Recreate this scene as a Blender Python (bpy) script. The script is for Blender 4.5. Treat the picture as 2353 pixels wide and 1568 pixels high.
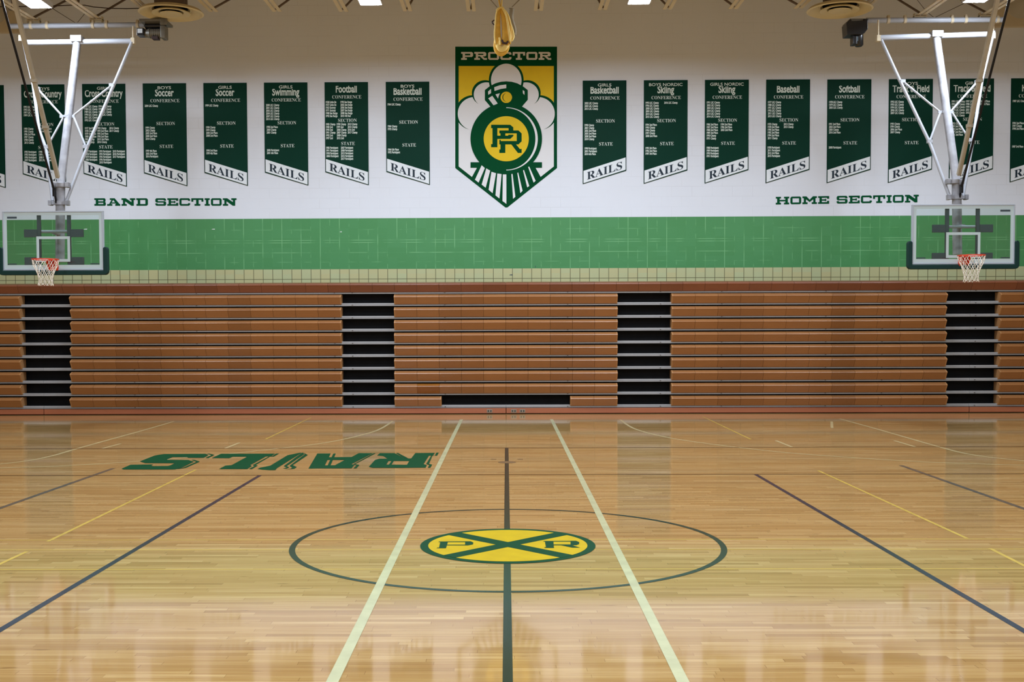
import bpy, bmesh, math, random
from mathutils import Vector, Matrix
from math import radians, sin, cos, pi, hypot, atan2

for o in list(bpy.data.objects): bpy.data.objects.remove(o)
C = bpy.context.scene.collection
SC = bpy.context.scene
W, H = 2353, 1568
random.seed(4)

# ------------------------------------------------------------------ camera
F, EYE, VPX, VPY = 2674.0, 1.79, 1163.0, 756.0      # focal length in pixels, eye height, vanishing point of the court lines
YAW, PITCH, ROLL = 0.75, 2.3, -0.2
R3 = (Matrix.Rotation(radians(YAW), 3, 'Z') @ Matrix.Rotation(radians(90 - PITCH), 3, 'X') @ Matrix.Rotation(radians(ROLL), 3, 'Z'))
_d = R3.transposed() @ Vector((0, 1, 0))
PPX = VPX - F * _d.x / -_d.z
PPY = VPY + F * _d.y / -_d.z
cd = bpy.data.cameras.new('camera'); cam = bpy.data.objects.new('camera', cd); C.objects.link(cam)
cam.matrix_world = Matrix.Translation((0, 0, EYE)) @ R3.to_4x4()
cd.sensor_width = 36; cd.lens = F / W * 36
cd.shift_x = (W / 2 - PPX) / W; cd.shift_y = (PPY - H / 2) / W
cd.clip_start = 0.05; cd.clip_end = 200
SC.camera = cam

def at(px, py, Y=None, Z=None):
    """world point at depth Y (or height Z) seen at pixel px, py of the photograph"""
    v = R3 @ Vector(((px - PPX) / F, -(py - PPY) / F, -1.0))
    t = Y / v.y if Y is not None else (Z - EYE) / v.z
    return v * t + Vector((0, 0, EYE))

# ------------------------------------------------------------------ world, exposure
wd = bpy.data.worlds.new('world'); SC.world = wd; wd.use_nodes = True
wd.node_tree.nodes['Background'].inputs[0].default_value = (0.9, 0.85, 0.8, 1)
wd.node_tree.nodes['Background'].inputs[1].default_value = 0.0
SC.view_settings.view_transform = 'Standard'; SC.view_settings.look = 'None'
SC.view_settings.gamma = 1; SC.view_settings.use_curve_mapping = False
SC.view_settings.exposure = 0.06
LAMP_W = 215.0          # watts of each high-bay lamp
LAMP_C = (0.80, 0.92, 1.08)
WALL_Y = 25.4; KICK_Y = 24.44; CEIL_Z = 9.2; LAMP_Z = 7.70
XL, XR, YB = -15.6, 15.8, -7.0

# ------------------------------------------------------------------ materials
def s2l(c):
    c = c / 255.0
    return c / 12.92 if c <= 0.04045 else ((c + 0.055) / 1.055) ** 2.4
def rgb(r, g, b): return (s2l(r), s2l(g), s2l(b), 1)

def mat(name, col, rough=0.5, metal=0.0, spec=0.5, var=0.0, vscale=6.0, bump=0.0, emit=None, es=0, coat=0.0):
    m = bpy.data.materials.new(name); m.use_nodes = True
    nt = m.node_tree; b = nt.nodes['Principled BSDF']
    b.inputs['Base Color'].default_value = col
    b.inputs['Roughness'].default_value = rough
    b.inputs['Metallic'].default_value = metal
    b.inputs['Specular IOR Level'].default_value = spec
    b.inputs['Coat Weight'].default_value = coat
    b.inputs['Coat Roughness'].default_value = 0.1
    if emit:
        b.inputs['Emission Color'].default_value = emit; b.inputs['Emission Strength'].default_value = es
    if var or bump:
        tc = nt.nodes.new('ShaderNodeTexCoord'); n = nt.nodes.new('ShaderNodeTexNoise')
        n.inputs['Scale'].default_value = vscale; n.inputs['Detail'].default_value = 5
        nt.links.new(tc.outputs['Object'], n.inputs['Vector'])
        if var:
            hsv = nt.nodes.new('ShaderNodeHueSaturation'); hsv.inputs['Color'].default_value = col
            mr = nt.nodes.new('ShaderNodeMapRange')
            mr.inputs[1].default_value = 0.3; mr.inputs[2].default_value = 0.7
            mr.inputs[3].default_value = 1 - var; mr.inputs[4].default_value = 1 + var
            nt.links.new(n.outputs[0], mr.inputs[0]); nt.links.new(mr.outputs[0], hsv.inputs['Value'])
            nt.links.new(hsv.outputs[0], b.inputs['Base Color'])
        if bump:
            bp = nt.nodes.new('ShaderNodeBump'); bp.inputs['Strength'].default_value = bump; bp.inputs['Distance'].default_value = 0.01
            nt.links.new(n.outputs[0], bp.inputs['Height']); nt.links.new(bp.outputs[0], b.inputs['Normal'])
    return m

class NT:
    """tiny helper for node graphs of maths"""
    def __init__(s, m): s.m = m; s.nt = m.node_tree; s.b = s.nt.nodes['Principled BSDF']
    def new(s, t): return s.nt.nodes.new(t)
    def link(s, a, b): s.nt.links.new(a, b)
    def _in(s, sock, v):
        if isinstance(v, (int, float)): sock.default_value = v
        else: s.link(v, sock)
    def math(s, op, a, b=0.0, c=0.0):
        n = s.new('ShaderNodeMath'); n.operation = op
        s._in(n.inputs[0], a); s._in(n.inputs[1], b); s._in(n.inputs[2], c)
        return n.outputs[0]
    def comb(s, x, y, z=0.0):
        n = s.new('ShaderNodeCombineXYZ'); s._in(n.inputs[0], x); s._in(n.inputs[1], y); s._in(n.inputs[2], z); return n.outputs[0]
    def noise(s, vec, scale, detail=3, rough=0.5):
        n = s.new('ShaderNodeTexNoise'); n.inputs['Scale'].default_value = scale; n.inputs['Detail'].default_value = detail
        n.inputs['Roughness'].default_value = rough
        s.link(vec, n.inputs['Vector']); return n.outputs[0]
    def white(s, vec):
        n = s.new('ShaderNodeTexWhiteNoise'); n.noise_dimensions = '3D'; s.link(vec, n.inputs['Vector']); return n.outputs[0]
    def mix(s, fac, a, b):
        n = s.new('ShaderNodeMix'); n.data_type = 'RGBA'
        s._in(n.inputs[0], fac)
        for sock, v in ((n.inputs[6], a), (n.inputs[7], b)):
            if isinstance(v, tuple): sock.default_value = v
            else: s.link(v, sock)
        return n.outputs[2]
    def ramp(s, fac, stops):
        n = s.new('ShaderNodeValToRGB'); e = n.color_ramp.elements
        while len(e) < len(stops): e.new(0.5)
        for i, (p, c) in enumerate(stops): e[i].position = p; e[i].color = c
        s.link(fac, n.inputs[0]); return n.outputs[0]
    def mrange(s, v, a, b, c, d):
        n = s.new('ShaderNodeMapRange'); s._in(n.inputs[0], v)
        for i, x in enumerate((a, b, c, d)): n.inputs[i + 1].default_value = x
        return n.outputs[0]
    def bump(s, h, strength, dist):
        n = s.new('ShaderNodeBump'); n.inputs['Strength'].default_value = strength; n.inputs['Distance'].default_value = dist
        s.link(h, n.inputs['Height']); s.link(n.outputs[0], s.b.inputs['Normal'])
    def pos(s):
        n = s.new('ShaderNodeNewGeometry'); q = s.new('ShaderNodeSeparateXYZ'); s.link(n.outputs['Position'], q.inputs[0]); return n, q.outputs

def grid(g, v, pitch, off, half):
    """1 on the joint lines of a regular grid along v"""
    f = g.math('FRACT', g.math('DIVIDE', g.math('SUBTRACT', v, off), pitch))
    d = g.math('SUBTRACT', 0.5, g.math('ABSOLUTE', g.math('SUBTRACT', f, 0.5)))
    return g.math('LESS_THAN', d, half / pitch)

# maple floor: strips 57 mm wide running across the view
def make_floor_mat():
    m = mat('maple_floor', rgb(200, 155, 95), rough=0.13, spec=0.5)
    g = NT(m); gn, (x, y, z) = g.pos()
    row = g.math('FLOOR', g.math('DIVIDE', y, 0.0573))
    off = g.math('MULTIPLY', g.white(g.comb(row, 7.0)), 5.0)
    ln = g.math('ADD', 0.45, g.math('MULTIPLY', g.white(g.comb(row, 21.0)), 0.7))
    u = g.math('DIVIDE', g.math('ADD', x, off), ln)
    col = g.math('FLOOR', u)
    tone = g.white(g.comb(row, col, 3.0))
    base = g.ramp(tone, [(0.0, rgb(166, 129, 76)), (0.2, rgb(181, 143, 86)), (0.55, rgb(189, 152, 94)), (0.85, rgb(196, 160, 102)), (1.0, rgb(205, 171, 113))])
    grain = g.noise(g.comb(g.math('MULTIPLY', x, 1.6), g.math('MULTIPLY', y, 60.0), tone), 1.0, 4, 0.6)
    base = g.mix(g.mrange(grain, 0.35, 0.62, 0.5, 0.0), base, rgb(156, 108, 60))
    knots = g.noise(g.comb(g.math('MULTIPLY', x, 4.0), g.math('MULTIPLY', y, 22.0), 2.0), 1.0, 2, 0.5)
    base = g.mix(g.mrange(knots, 0.69, 0.76, 0.0, 0.6), base, rgb(118, 76, 40))
    fy = g.math('FRACT', g.math('DIVIDE', y, 0.0573))
    joint = g.math('LESS_THAN', fy, 0.035)
    fx = g.math('FRACT', u)
    jx = g.math('LESS_THAN', fx, 0.004)
    jj = g.math('MAXIMUM', joint, jx)
    base = g.mix(g.math('MULTIPLY', jj, 0.45), base, rgb(110, 72, 38))
    g.link(base, g.b.inputs['Base Color'])
    rr = g.noise(g.comb(g.math('MULTIPLY', x, 0.8), g.math('MULTIPLY', y, 3.0), 0.0), 1.0, 3, 0.5)
    g.link(g.mrange(rr, 0.3, 0.7, 0.045, 0.085), g.b.inputs['Roughness'])
    g.bump(tone, 0.03, 0.001)
    return m

def make_block_mat():
    m = mat('white_painted_block', rgb(226, 226, 226), rough=0.6, spec=0.3)
    g = NT(m); gn, (x, y, z) = g.pos()
    row = g.math('FLOOR', g.math('DIVIDE', g.math('SUBTRACT', z, 4.206), 0.2185))
    odd = g.math('MODULO', row, 2.0)
    hz = grid(g, z, 0.2185, 4.206, 0.004)
    xs = g.math('ADD', x, g.math('MULTIPLY', odd, 0.218))
    vz = grid(g, xs, 0.437, 0.1, 0.004)
    j = g.math('MAXIMUM', hz, vz)
    n = g.noise(g.comb(g.math('MULTIPLY', x, 0.5), z, 0.0), 1.3, 4, 0.6)
    gate = g.mrange(n, 0.42, 0.62, 0.0, 0.24)
    base = g.mix(g.math('MULTIPLY', j, gate), rgb(222, 226, 234), rgb(168, 166, 166))
    n2 = g.noise(g.comb(x, z, 4.0), 0.7, 3, 0.5)
    base = g.mix(g.mrange(n2, 0.35, 0.65, 0.0, 0.10), base, rgb(204, 202, 202))
    g.link(base, g.b.inputs['Base Color'])
    g.bump(g.math('SUBTRACT', 1.0, j), 0.2, 0.003)
    return m

def make_green_tile():
    m = mat('green_glazed_tile', rgb(72, 140, 82), rough=0.35, spec=0.4)
    g = NT(m); gn, (x, y, z) = g.pos()
    va = grid(g, x, 0.4185, 0.142, 0.0065)
    vb = grid(g, x, 0.4185, 0.142 + 0.2092, 0.005)
    h1 = grid(g, z, 50.0, 3.732, 0.006); h2 = grid(g, z, 50.0, 3.680, 0.006)
    h3 = grid(g, z, 50.0, 3.462, 0.006); h4 = grid(g, z, 50.0, 3.258, 0.005); h5 = grid(g, z, 50.0, 3.96, 0.005)
    na = g.noise(g.comb(x, g.math('MULTIPLY', z, 1.2), 1.0), 1.7, 2)
    nb = g.noise(g.comb(x, g.math('MULTIPLY', z, 2.0), 5.0), 2.6, 2)
    nc = g.noise(g.comb(g.math('MULTIPLY', x, 1.0), g.math('MULTIPLY', z, 0.6), 9.0), 2.2, 2)
    ga = g.mrange(na, 0.42, 0.58, 0.0, 0.75); gb = g.mrange(nb, 0.5, 0.62, 0.0, 0.55); gc = g.mrange(nc, 0.42, 0.58, 0.05, 0.75)
    v = g.math('MAXIMUM', g.math('MULTIPLY', va, ga), g.math('MULTIPLY', vb, gb))
    hh = g.math('MAXIMUM', g.math('MAXIMUM', h1, h2), h3)
    hh = g.math('MULTIPLY', hh, gc)
    hl = g.math('MULTIPLY', g.math('MAXIMUM', h4, h5), g.math('MULTIPLY', gb, 0.9))
    j = g.math('MAXIMUM', g.math('MAXIMUM', v, hh), hl)
    tile = g.white(g.comb(g.math('FLOOR', g.math('DIVIDE', g.math('SUBTRACT', x, 0.142), 0.2092)), g.math('FLOOR', g.math('DIVIDE', z, 0.21)), 1.0))
    base = g.mix(g.math('MULTIPLY', tile, 0.35), rgb(70, 138, 80), rgb(78, 146, 92))
    base = g.mix(j, base, rgb(128, 188, 132))
    g.link(base, g.b.inputs['Base Color'])
    return m

def make_cream_tile():
    m = mat('cream_glazed_tile', rgb(190, 184, 140), rough=0.3, spec=0.4)
    g = NT(m); gn, (x, y, z) = g.pos()
    v = grid(g, x, 0.2092, 0.142, 0.006)
    h = grid(g, z, 50.0, 2.886, 0.006)
    j = g.math('MAXIMUM', v, h)
    tile = g.white(g.comb(g.math('FLOOR', g.math('DIVIDE', g.math('SUBTRACT', x, 0.142), 0.2092)), g.math('FLOOR', z), 1.0))
    base = g.mix(tile, rgb(192, 184, 134), rgb(184, 188, 142))
    base = g.mix(j, base, rgb(98, 92, 60))
    g.link(base, g.b.inputs['Base Color'])
    return m

def make_bench_mat(name, c0, c1, c2):
    m = mat(name, c1, rough=0.42, spec=0.5, coat=0.7); m.node_tree.nodes['Principled BSDF'].inputs['Coat Roughness'].default_value = 0.38
    g = NT(m); gn, (x, y, z) = g.pos()
    isl = gn.outputs['Random Per Island']
    base = g.ramp(isl, [(0.0, c0), (0.5, c1), (1.0, c2)])
    n = g.noise(g.comb(g.math('MULTIPLY', x, 3.0), y, g.math('MULTIPLY', z, 45.0)), 1.0, 4, 0.6)
    base = g.mix(g.mrange(n, 0.35, 0.65, 0.35, 0.0), base, c0)
    n2 = g.noise(g.comb(x, 0.0, z), 1.1, 2, 0.5)
    base = g.mix(g.mrange(n2, 0.4, 0.65, 0.0, 0.3), base, c2)
    g.link(base, g.b.inputs['Base Color'])
    return m

M = {}
M['floor'] = make_floor_mat()
M['block'] = make_block_mat(); M['gtile'] = make_green_tile(); M['ctile'] = make_cream_tile()
M['bench'] = make_bench_mat('golden_oak_bench', rgb(142, 92, 46), rgb(154, 101, 54), rgb(162, 108, 58))
M['topbench'] = make_bench_mat('red_oak_top_rail', rgb(116, 62, 38), rgb(128, 70, 44), rgb(134, 75, 46))
M['kick'] = make_bench_mat('red_oak_kick_board', rgb(154, 84, 50), rgb(161, 89, 54), rgb(168, 95, 57))
M['endcap'] = mat('tan_end_cap', rgb(178, 130, 84), 0.4, var=0.05)
M['oddbench'] = mat('dark_oak_panel', rgb(140, 84, 24), 0.35, var=0.08, vscale=8)
M['nosing'] = mat('aluminium_nosing', rgb(154, 152, 151), 0.45, metal=0.0, spec=0.5, var=0.04, vscale=3)
M['black'] = mat('matt_black', (0.0015, 0.0015, 0.0018, 1), 0.9, spec=0.1)
M['riser'] = mat('black_riser', (0.004, 0.004, 0.005, 1), 0.7, spec=0.2, var=0.3)
M['gap'] = mat('dark_red_rail', rgb(40, 6, 4), 0.7, spec=0.1)  # very dark red base colour of the rail behind the kick board
M['banner'] = mat('dark_green_vinyl', rgb(0, 50, 36), 0.6, spec=0.12, var=0.06, vscale=1.5)
M['ink'] = mat('navy_ink', rgb(8, 32, 48), 0.5, spec=0.3)
M['paper'] = mat('white_vinyl', rgb(226, 232, 236), 0.45, spec=0.3)
M['text'] = mat('pale_lettering', rgb(214, 226, 218), 0.45, spec=0.3)
M['cgreen'] = mat('school_green_paint', rgb(0, 70, 38), 0.7, spec=0.08)
M['cyellow'] = mat('school_yellow_paint', rgb(226, 190, 20), 0.55, spec=0.25, var=0.04, vscale=3)
M['cwhite'] = mat('white_paint', rgb(226, 226, 228), 0.6, spec=0.25)
M['wgreen'] = mat('wall_letter_green', rgb(0, 76, 42), 0.7, spec=0.08)
M['white_steel'] = mat('white_enamelled_steel', rgb(168, 170, 176), 0.35, spec=0.5, var=0.05, vscale=4)
M['mast'] = mat('scuffed_white_steel', rgb(152, 151, 155), 0.4, spec=0.5, var=0.32, vscale=4.5)
M['tan_steel'] = mat('weathered_beige_steel', rgb(176, 164, 142), 0.45, var=0.08)
M['cream_steel'] = mat('cream_painted_steel', rgb(206, 190, 160), 0.6, var=0.04, vscale=2)
M['dark_steel'] = mat('dark_brown_steel', rgb(110, 92, 76), 0.7, var=0.1)  # dark grey-brown base colour of the joist webs and diffuser necks
M['bracket'] = mat('grey_steel_bracket', rgb(82, 94, 100), 0.5, metal=0.2, var=0.06)
M['frame'] = mat('aluminium_frame', rgb(176, 184, 194), 0.4, metal=0.15, spec=0.5)
M['line_white'] = mat('white_glass_border', rgb(190, 206, 208), 0.4)
M['pad'] = mat('green_foam_padding', rgb(0, 46, 42), 0.55, spec=0.3)
M['rim'] = mat('orange_powder_coat', rgb(214, 62, 30), 0.4)
M['net'] = mat('white_cord', rgb(232, 222, 206), 0.8)
M['sticker'] = mat('dark_decal', rgb(54, 66, 74), 0.5)
M['rubber'] = mat('black_strap', (0.004, 0.003, 0.004, 1), 0.5, spec=0.3)
M['motor_black'] = mat('black_motor_housing', (0.006, 0.006, 0.007, 1), 0.28, spec=0.6)
M['motor_grey'] = mat('grey_cast_metal', rgb(112, 108, 98), 0.4, metal=0.3, var=0.15, vscale=12)
M['label'] = mat('pale_label', rgb(205, 212, 218), 0.5)
M['diff'] = mat('beige_diffuser_paint', rgb(206, 190, 150), 0.5, var=0.04, vscale=2)
M['duct'] = mat('beige_duct', rgb(170, 156, 130), 0.6, var=0.04, vscale=1)
M['ceil'] = mat('beige_roof_deck', rgb(176, 160, 134), 0.8, var=0.03, vscale=1)
M['sidewall'] = mat('painted_side_wall', rgb(205, 196, 178), 0.7, var=0.03, vscale=1)
M['rope'] = mat('yellow_webbing', rgb(206, 158, 50), 0.7, var=0.12, vscale=14)
M['ropepale'] = mat('pale_yellow_webbing', rgb(226, 196, 112), 0.7)
M['greyrope'] = mat('grey_beige_strap', rgb(140, 130, 108), 0.8, var=0.1, vscale=10)
M['hook'] = mat('dark_brown_hook', rgb(46, 20, 14), 0.5)
M['housing'] = mat('lamp_housing', rgb(210, 210, 214), 0.5)
M['lamp'] = mat('lit_lamp_panel', (1, 1, 1, 1), 0.5, emit=(0.9, 0.95, 1.0, 1), es=6.0)
M['plate'] = mat('steel_outlet_plate', rgb(150, 140, 124), 0.4, metal=0.4)
M['socket'] = mat('dark_socket', rgb(70, 60, 52), 0.5)
M['brass'] = mat('dull_brass_cover', rgb(120, 84, 44), 0.45, metal=0.4)
def paint(name, c, rough=0.16):
    return mat(name, c, rough, spec=0.5, var=0.10, vscale=5)
M['p_cream'] = paint('cream_court_paint', rgb(196, 194, 150))
M['p_white'] = paint('white_court_paint', rgb(206, 184, 132))
M['p_green'] = paint('dark_green_court_paint', rgb(10, 42, 36))
M['p_brown'] = paint('blackish_brown_court_paint', rgb(84, 56, 26))
M['p_blue'] = paint('navy_court_paint', rgb(32, 42, 60))
M['p_grey'] = paint('grey_court_paint', rgb(96, 88, 76))
M['p_yellow'] = paint('yellow_court_paint', rgb(212, 178, 84))
M['f_green'] = mat('green_floor_letter_paint', rgb(0, 62, 32), 0.5, spec=0.04)
M['f_yellow'] = mat('yellow_floor_logo_paint', rgb(188, 158, 0), 0.45, spec=0.06, var=0.08, vscale=5)

# glass
gm = bpy.data.materials.new('clear_glass'); gm.use_nodes = True
_g = gm.node_tree; _g.nodes.remove(_g.nodes['Principled BSDF'])
tr = _g.nodes.new('ShaderNodeBsdfTransparent'); tr.inputs[0].default_value = (0.90, 0.96, 0.94, 1)
gl = _g.nodes.new('ShaderNodeBsdfGlossy'); gl.inputs['Roughness'].default_value = 0.03
fr = _g.nodes.new('ShaderNodeFresnel'); fr.inputs[0].default_value = 1.5
mx = _g.nodes.new('ShaderNodeMixShader')
_g.links.new(fr.outputs[0], mx.inputs[0]); _g.links.new(tr.outputs[0], mx.inputs[1]); _g.links.new(gl.outputs[0], mx.inputs[2])
_g.links.new(mx.outputs[0], _g.nodes['Material Output'].inputs[0])
M['glass'] = gm

# ------------------------------------------------------------------ mesh helpers
class MB:
    def __init__(s): s.v = []; s.f = []; s.m = []; s.sm = []
    def face(s, pts, mi=0, smooth=False):
        n = len(s.v); s.v += [tuple(p) for p in pts]; s.f.append(tuple(range(n, n + len(pts)))); s.m.append(mi); s.sm.append(smooth)
    def mesh(s, vs, fs, mi=0, smooth=False):
        n = len(s.v); s.v += [tuple(p) for p in vs]
        for f in fs: s.f.append(tuple(i + n for i in f)); s.m.append(mi); s.sm.append(smooth)
    def box(s, x0, x1, y0, y1, z0, z1, mi=0):
        vs = [(x0, y0, z0), (x1, y0, z0), (x1, y1, z0), (x0, y1, z0), (x0, y0, z1), (x1, y0, z1), (x1, y1, z1), (x0, y1, z1)]
        s.mesh(vs, [(0, 3, 2, 1), (4, 5, 6, 7), (0, 1, 5, 4), (1, 2, 6, 5), (2, 3, 7, 6), (3, 0, 4, 7)], mi)
    def prism_x(s, prof, x0, x1, mi=0, endmi=None, smooth=False):
        """extrude a closed YZ profile from x0 to x1"""
        n = len(prof); vs = [(x0, y, z) for y, z in prof] + [(x1, y, z) for y, z in prof]
        s.mesh(vs, [(i, i + n, (i + 1) % n + n, (i + 1) % n) for i in range(n)], mi, smooth)
        e = mi if endmi is None else endmi
        s.mesh(vs[:n], [tuple(range(n))], e); s.mesh(vs[n:], [tuple(range(n - 1, -1, -1))], e)
    def prism_y(s, prof, y0, y1, mi=0):
        n = len(prof); vs = [(x, y0, z) for x, z in prof] + [(x, y1, z) for x, z in prof]
        s.mesh(vs, [(i, (i + 1) % n, (i + 1) % n + n, i + n) for i in range(n)] + [tuple(range(n - 1, -1, -1)), tuple(range(n, 2 * n))], mi)
    def tube(s, pts, r, seg=12, mi=0, closed=False, caps=True, square=False):
        pts = [Vector(p) for p in pts]; n = len(pts)
        rr = r if isinstance(r, (list, tuple)) else [r] * n
        if square: seg = 4
        rings = []; ref = None
        for i, p in enumerate(pts):
            a = pts[(i - 1) % n] if (i > 0 or closed) else p
            b = pts[(i + 1) % n] if (i < n - 1 or closed) else p
            t = (b - a).normalized()
            if ref is None:
                ref = Vector((0, 1, 0)) if abs(t.y) < 0.9 else Vector((1, 0, 0))
            u = (ref - t * ref.dot(t)).normalized(); w = t.cross(u); ref = u
            rings.append([p + (u * cos(2 * pi * (k + .5) / seg) + w * sin(2 * pi * (k + .5) / seg)) * rr[i] * (1.414 if square else 1) for k in range(seg)])
        vs = [q for rg in rings for q in rg]; fs = []
        m_ = n if closed else n - 1
        for i in range(m_):
            j = (i + 1) % n
            for k in range(seg):
                k2 = (k + 1) % seg
                fs.append((i * seg + k, i * seg + k2, j * seg + k2, j * seg + k))
        s.mesh(vs, fs, mi, not square)
        if caps and not closed:
            s.face(rings[0][::-1], mi); s.face(rings[-1], mi)
    def lathe(s, prof, seg=48, mi=0, c=(0, 0, 0), closed=True):
        n = len(prof); vs = []
        for k in range(seg):
            a = 2 * pi * k / seg
            vs += [(c[0] + r * cos(a), c[1] + r * sin(a), c[2] + z) for r, z in prof]
        fs = []
        for k in range(seg):
            k2 = (k + 1) % seg
            for i in range(n if closed else n - 1):
                i2 = (i + 1) % n
                fs.append((k * n + i, k2 * n + i, k2 * n + i2, k * n + i2))
        s.mesh(vs, fs, mi)
    def build(s, name, mats, parent=None, origin=None, recalc=False):
        me = bpy.data.meshes.new(name)
        o0 = Vector(origin) if origin is not None else (parent_loc(parent) if parent else Vector((0, 0, 0)))
        me.from_pydata([tuple(Vector(v) - o0) for v in s.v], [], s.f)
        ms = mats if isinstance(mats, (list, tuple)) else [mats]
        for m in ms: me.materials.append(m)
        for i, p in enumerate(me.polygons): p.material_index = s.m[i]; p.use_smooth = s.sm[i]
        if recalc:
            b = bmesh.new(); b.from_mesh(me); bmesh.ops.recalc_face_normals(b, faces=b.faces); b.to_mesh(me); b.free()
        me.update()
        o = bpy.data.objects.new(name, me); C.objects.link(o)
        if parent is not None:
            o.parent = parent
            o.location = o0 - parent_loc(parent)
        else: o.location = o0
        return o

def parent_loc(o):
    v = Vector((0, 0, 0))
    while o is not None: v += Vector(o.location); o = o.parent
    return v
def tag(o, label, cat, group=None):
    o['label'] = label; o['category'] = cat
    if group: o['group'] = group
    return o
def thing(name, loc, label, cat, group=None):
    o = bpy.data.objects.new(name, None); C.objects.link(o); o.location = loc; o.empty_display_size = 0.2
    return tag(o, label, cat, group)
def struct(o): o['kind'] = 'structure'; return o
def bevel(o, w=0.004, seg=2):
    m = o.modifiers.new('bevel', 'BEVEL'); m.width = w; m.segments = seg; m.limit_method = 'ANGLE'; return o

# ------------------------------------------------------------------ room shell
b = MB(); b.box(XL, XR, YB, WALL_Y, -0.2, 0); floor = struct(b.build('floor', M['floor']))
b = MB()
b.box(XL, XR, WALL_Y, WALL_Y + 0.3, 0, 2.86, 2)
b.box(XL, XR, WALL_Y - 0.0, WALL_Y + 0.3, 2.86, 3.102, 2)
b.box(XL, XR, WALL_Y, WALL_Y + 0.3, 3.102, 4.206, 1)
b.box(XL, XR, WALL_Y, WALL_Y + 0.3, 4.206, CEIL_Z, 0)
wall = struct(b.build('wall_back', [M['block'], M['gtile'], M['ctile']]))
b = MB(); b.box(XL - 0.3, XL, YB, WALL_Y + 0.3, -0.2, CEIL_Z); struct(b.build('wall_left', M['sidewall']))
b = MB(); b.box(XR, XR + 0.3, YB, WALL_Y + 0.3, -0.2, CEIL_Z); struct(b.build('wall_right', M['sidewall']))
b = MB(); b.box(XL - 0.3, XR + 0.3, YB - 0.3, YB, -0.2, CEIL_Z); struct(b.build('wall_front', M['sidewall']))
b = MB(); b.box(XL - 0.3, XR + 0.3, YB - 0.3, WALL_Y + 0.3, CEIL_Z, CEIL_Z + 0.2); struct(b.build('ceiling', M['ceil']))
# cream ledge of the wall at both top corners
for n, (px0, py) in (('trim_1', (43, 73)), ('trim_2', (2286, 60))):
    p = at(px0, py, Y=WALL_Y - 0.15)
    b = MB()
    if px0 < 1000: b.box(XL, p.x, WALL_Y - 0.15, WALL_Y, p.z, p.z + 0.45)
    else: b.box(p.x, XR, WALL_Y - 0.15, WALL_Y, p.z, p.z + 0.45)
    struct(b.build(n, M['cream_steel']))

for px, py, w_, h_, mk in ((196, 527, 9, 2.5, 'white_paint'), (490, 527, 8, 2, 'white_paint'), (783, 533, 5, 2, 'white_paint'), (1174, 632, 8, 2.4, 'dark_decal'), (1055, 644, 1.6, 5, 'dark_decal'), (1230, 613, 1.5, 5, 'dark_decal')):
    c = at(px, py, Y=WALL_Y); k = 25.4 / F / 2
    b = MB(); b.face([(c.x - w_ * k, WALL_Y - .002, c.z - h_ * k * .6), (c.x + w_ * k * .9, WALL_Y - .002, c.z - h_ * k), (c.x + w_ * k, WALL_Y - .002, c.z + h_ * k), (c.x - w_ * k * .4, WALL_Y - .002, c.z + h_ * k * .7)])
    b.build('scuff_mark', bpy.data.materials[mk], wall)

# ------------------------------------------------------------------ court lines painted on the floor
def fl(px, py): return at(px, py, Z=0.0)
def ribbon(pts, w, z):
    """flat painted line along world XY points"""
    n = len(pts); L = []; Rr = []
    for i in range(n):
        a = pts[max(i - 1, 0)]; c = pts[min(i + 1, n - 1)]
        t = Vector((c[0] - a[0], c[1] - a[1])).normalized(); nn = Vector((-t.y, t.x)) * w / 2
        L.append((pts[i][0] + nn.x, pts[i][1] + nn.y, z)); Rr.append((pts[i][0] - nn.x, pts[i][1] - nn.y, z))
    b = MB()
    for i in range(n - 1): b.face([Rr[i], Rr[i + 1], L[i + 1], L[i]])
    return b
def smooth_pts(P, k=6):
    """Catmull-Rom through points"""
    out = []
    for i in range(len(P) - 1):
        p0 = P[max(i - 1, 0)]; p1 = P[i]; p2 = P[i + 1]; p3 = P[min(i + 2, len(P) - 1)]
        for j in range(k):
            t = j / k
            out.append(tuple(0.5 * ((2 * p1[d]) + (-p0[d] + p2[d]) * t + (2 * p0[d] - 5 * p1[d] + 4 * p2[d] - p3[d]) * t * t + (-p0[d] + 3 * p1[d] - 3 * p2[d] + p3[d]) * t ** 3) for d in (0, 1)))
    out.append(tuple(P[-1])); return out
def fline(name, a, c, w, m, z=0.0012):
    p, q = fl(*a), fl(*c)
    return ribbon([(p.x, p.y), (q.x, q.y)], w, z).build(name, m, floor)
def farc(name, pts, w, m, z=0.0012):
    P = [(fl(*p).x, fl(*p).y) for p in pts]
    return ribbon(smooth_pts(P), w, z).build(name, m, floor)
# yellow court
for y in [fl(1163, py).y for py in (1240.5, 1263.5, 1308.5)]:
    ribbon([(XL + .3, y), (XR - .3, y)], 0.022, 0.0008).build('yellow_court_line', M['p_yellow'], floor)
for a, c in (((450, 1080), (110, 1245)), ((62, 1268), (-20, 1306)), ((1880, 1082), (2222, 1238)), ((2275, 1261), (2380, 1314)), ((715, 960), (610, 1010)), ((1615, 958), (1725, 1010))):
    fline('yellow_court_line', a, c, 0.034, M['p_yellow'], 0.001)
# full-width dark lines
for y, w in ((17.45, 0.055), (14.22, 0.045)):
    ribbon([(XL + .3, y), (XR - .3, y)], w, 0.0014).build('sideline', M['p_brown'], floor)
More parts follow.
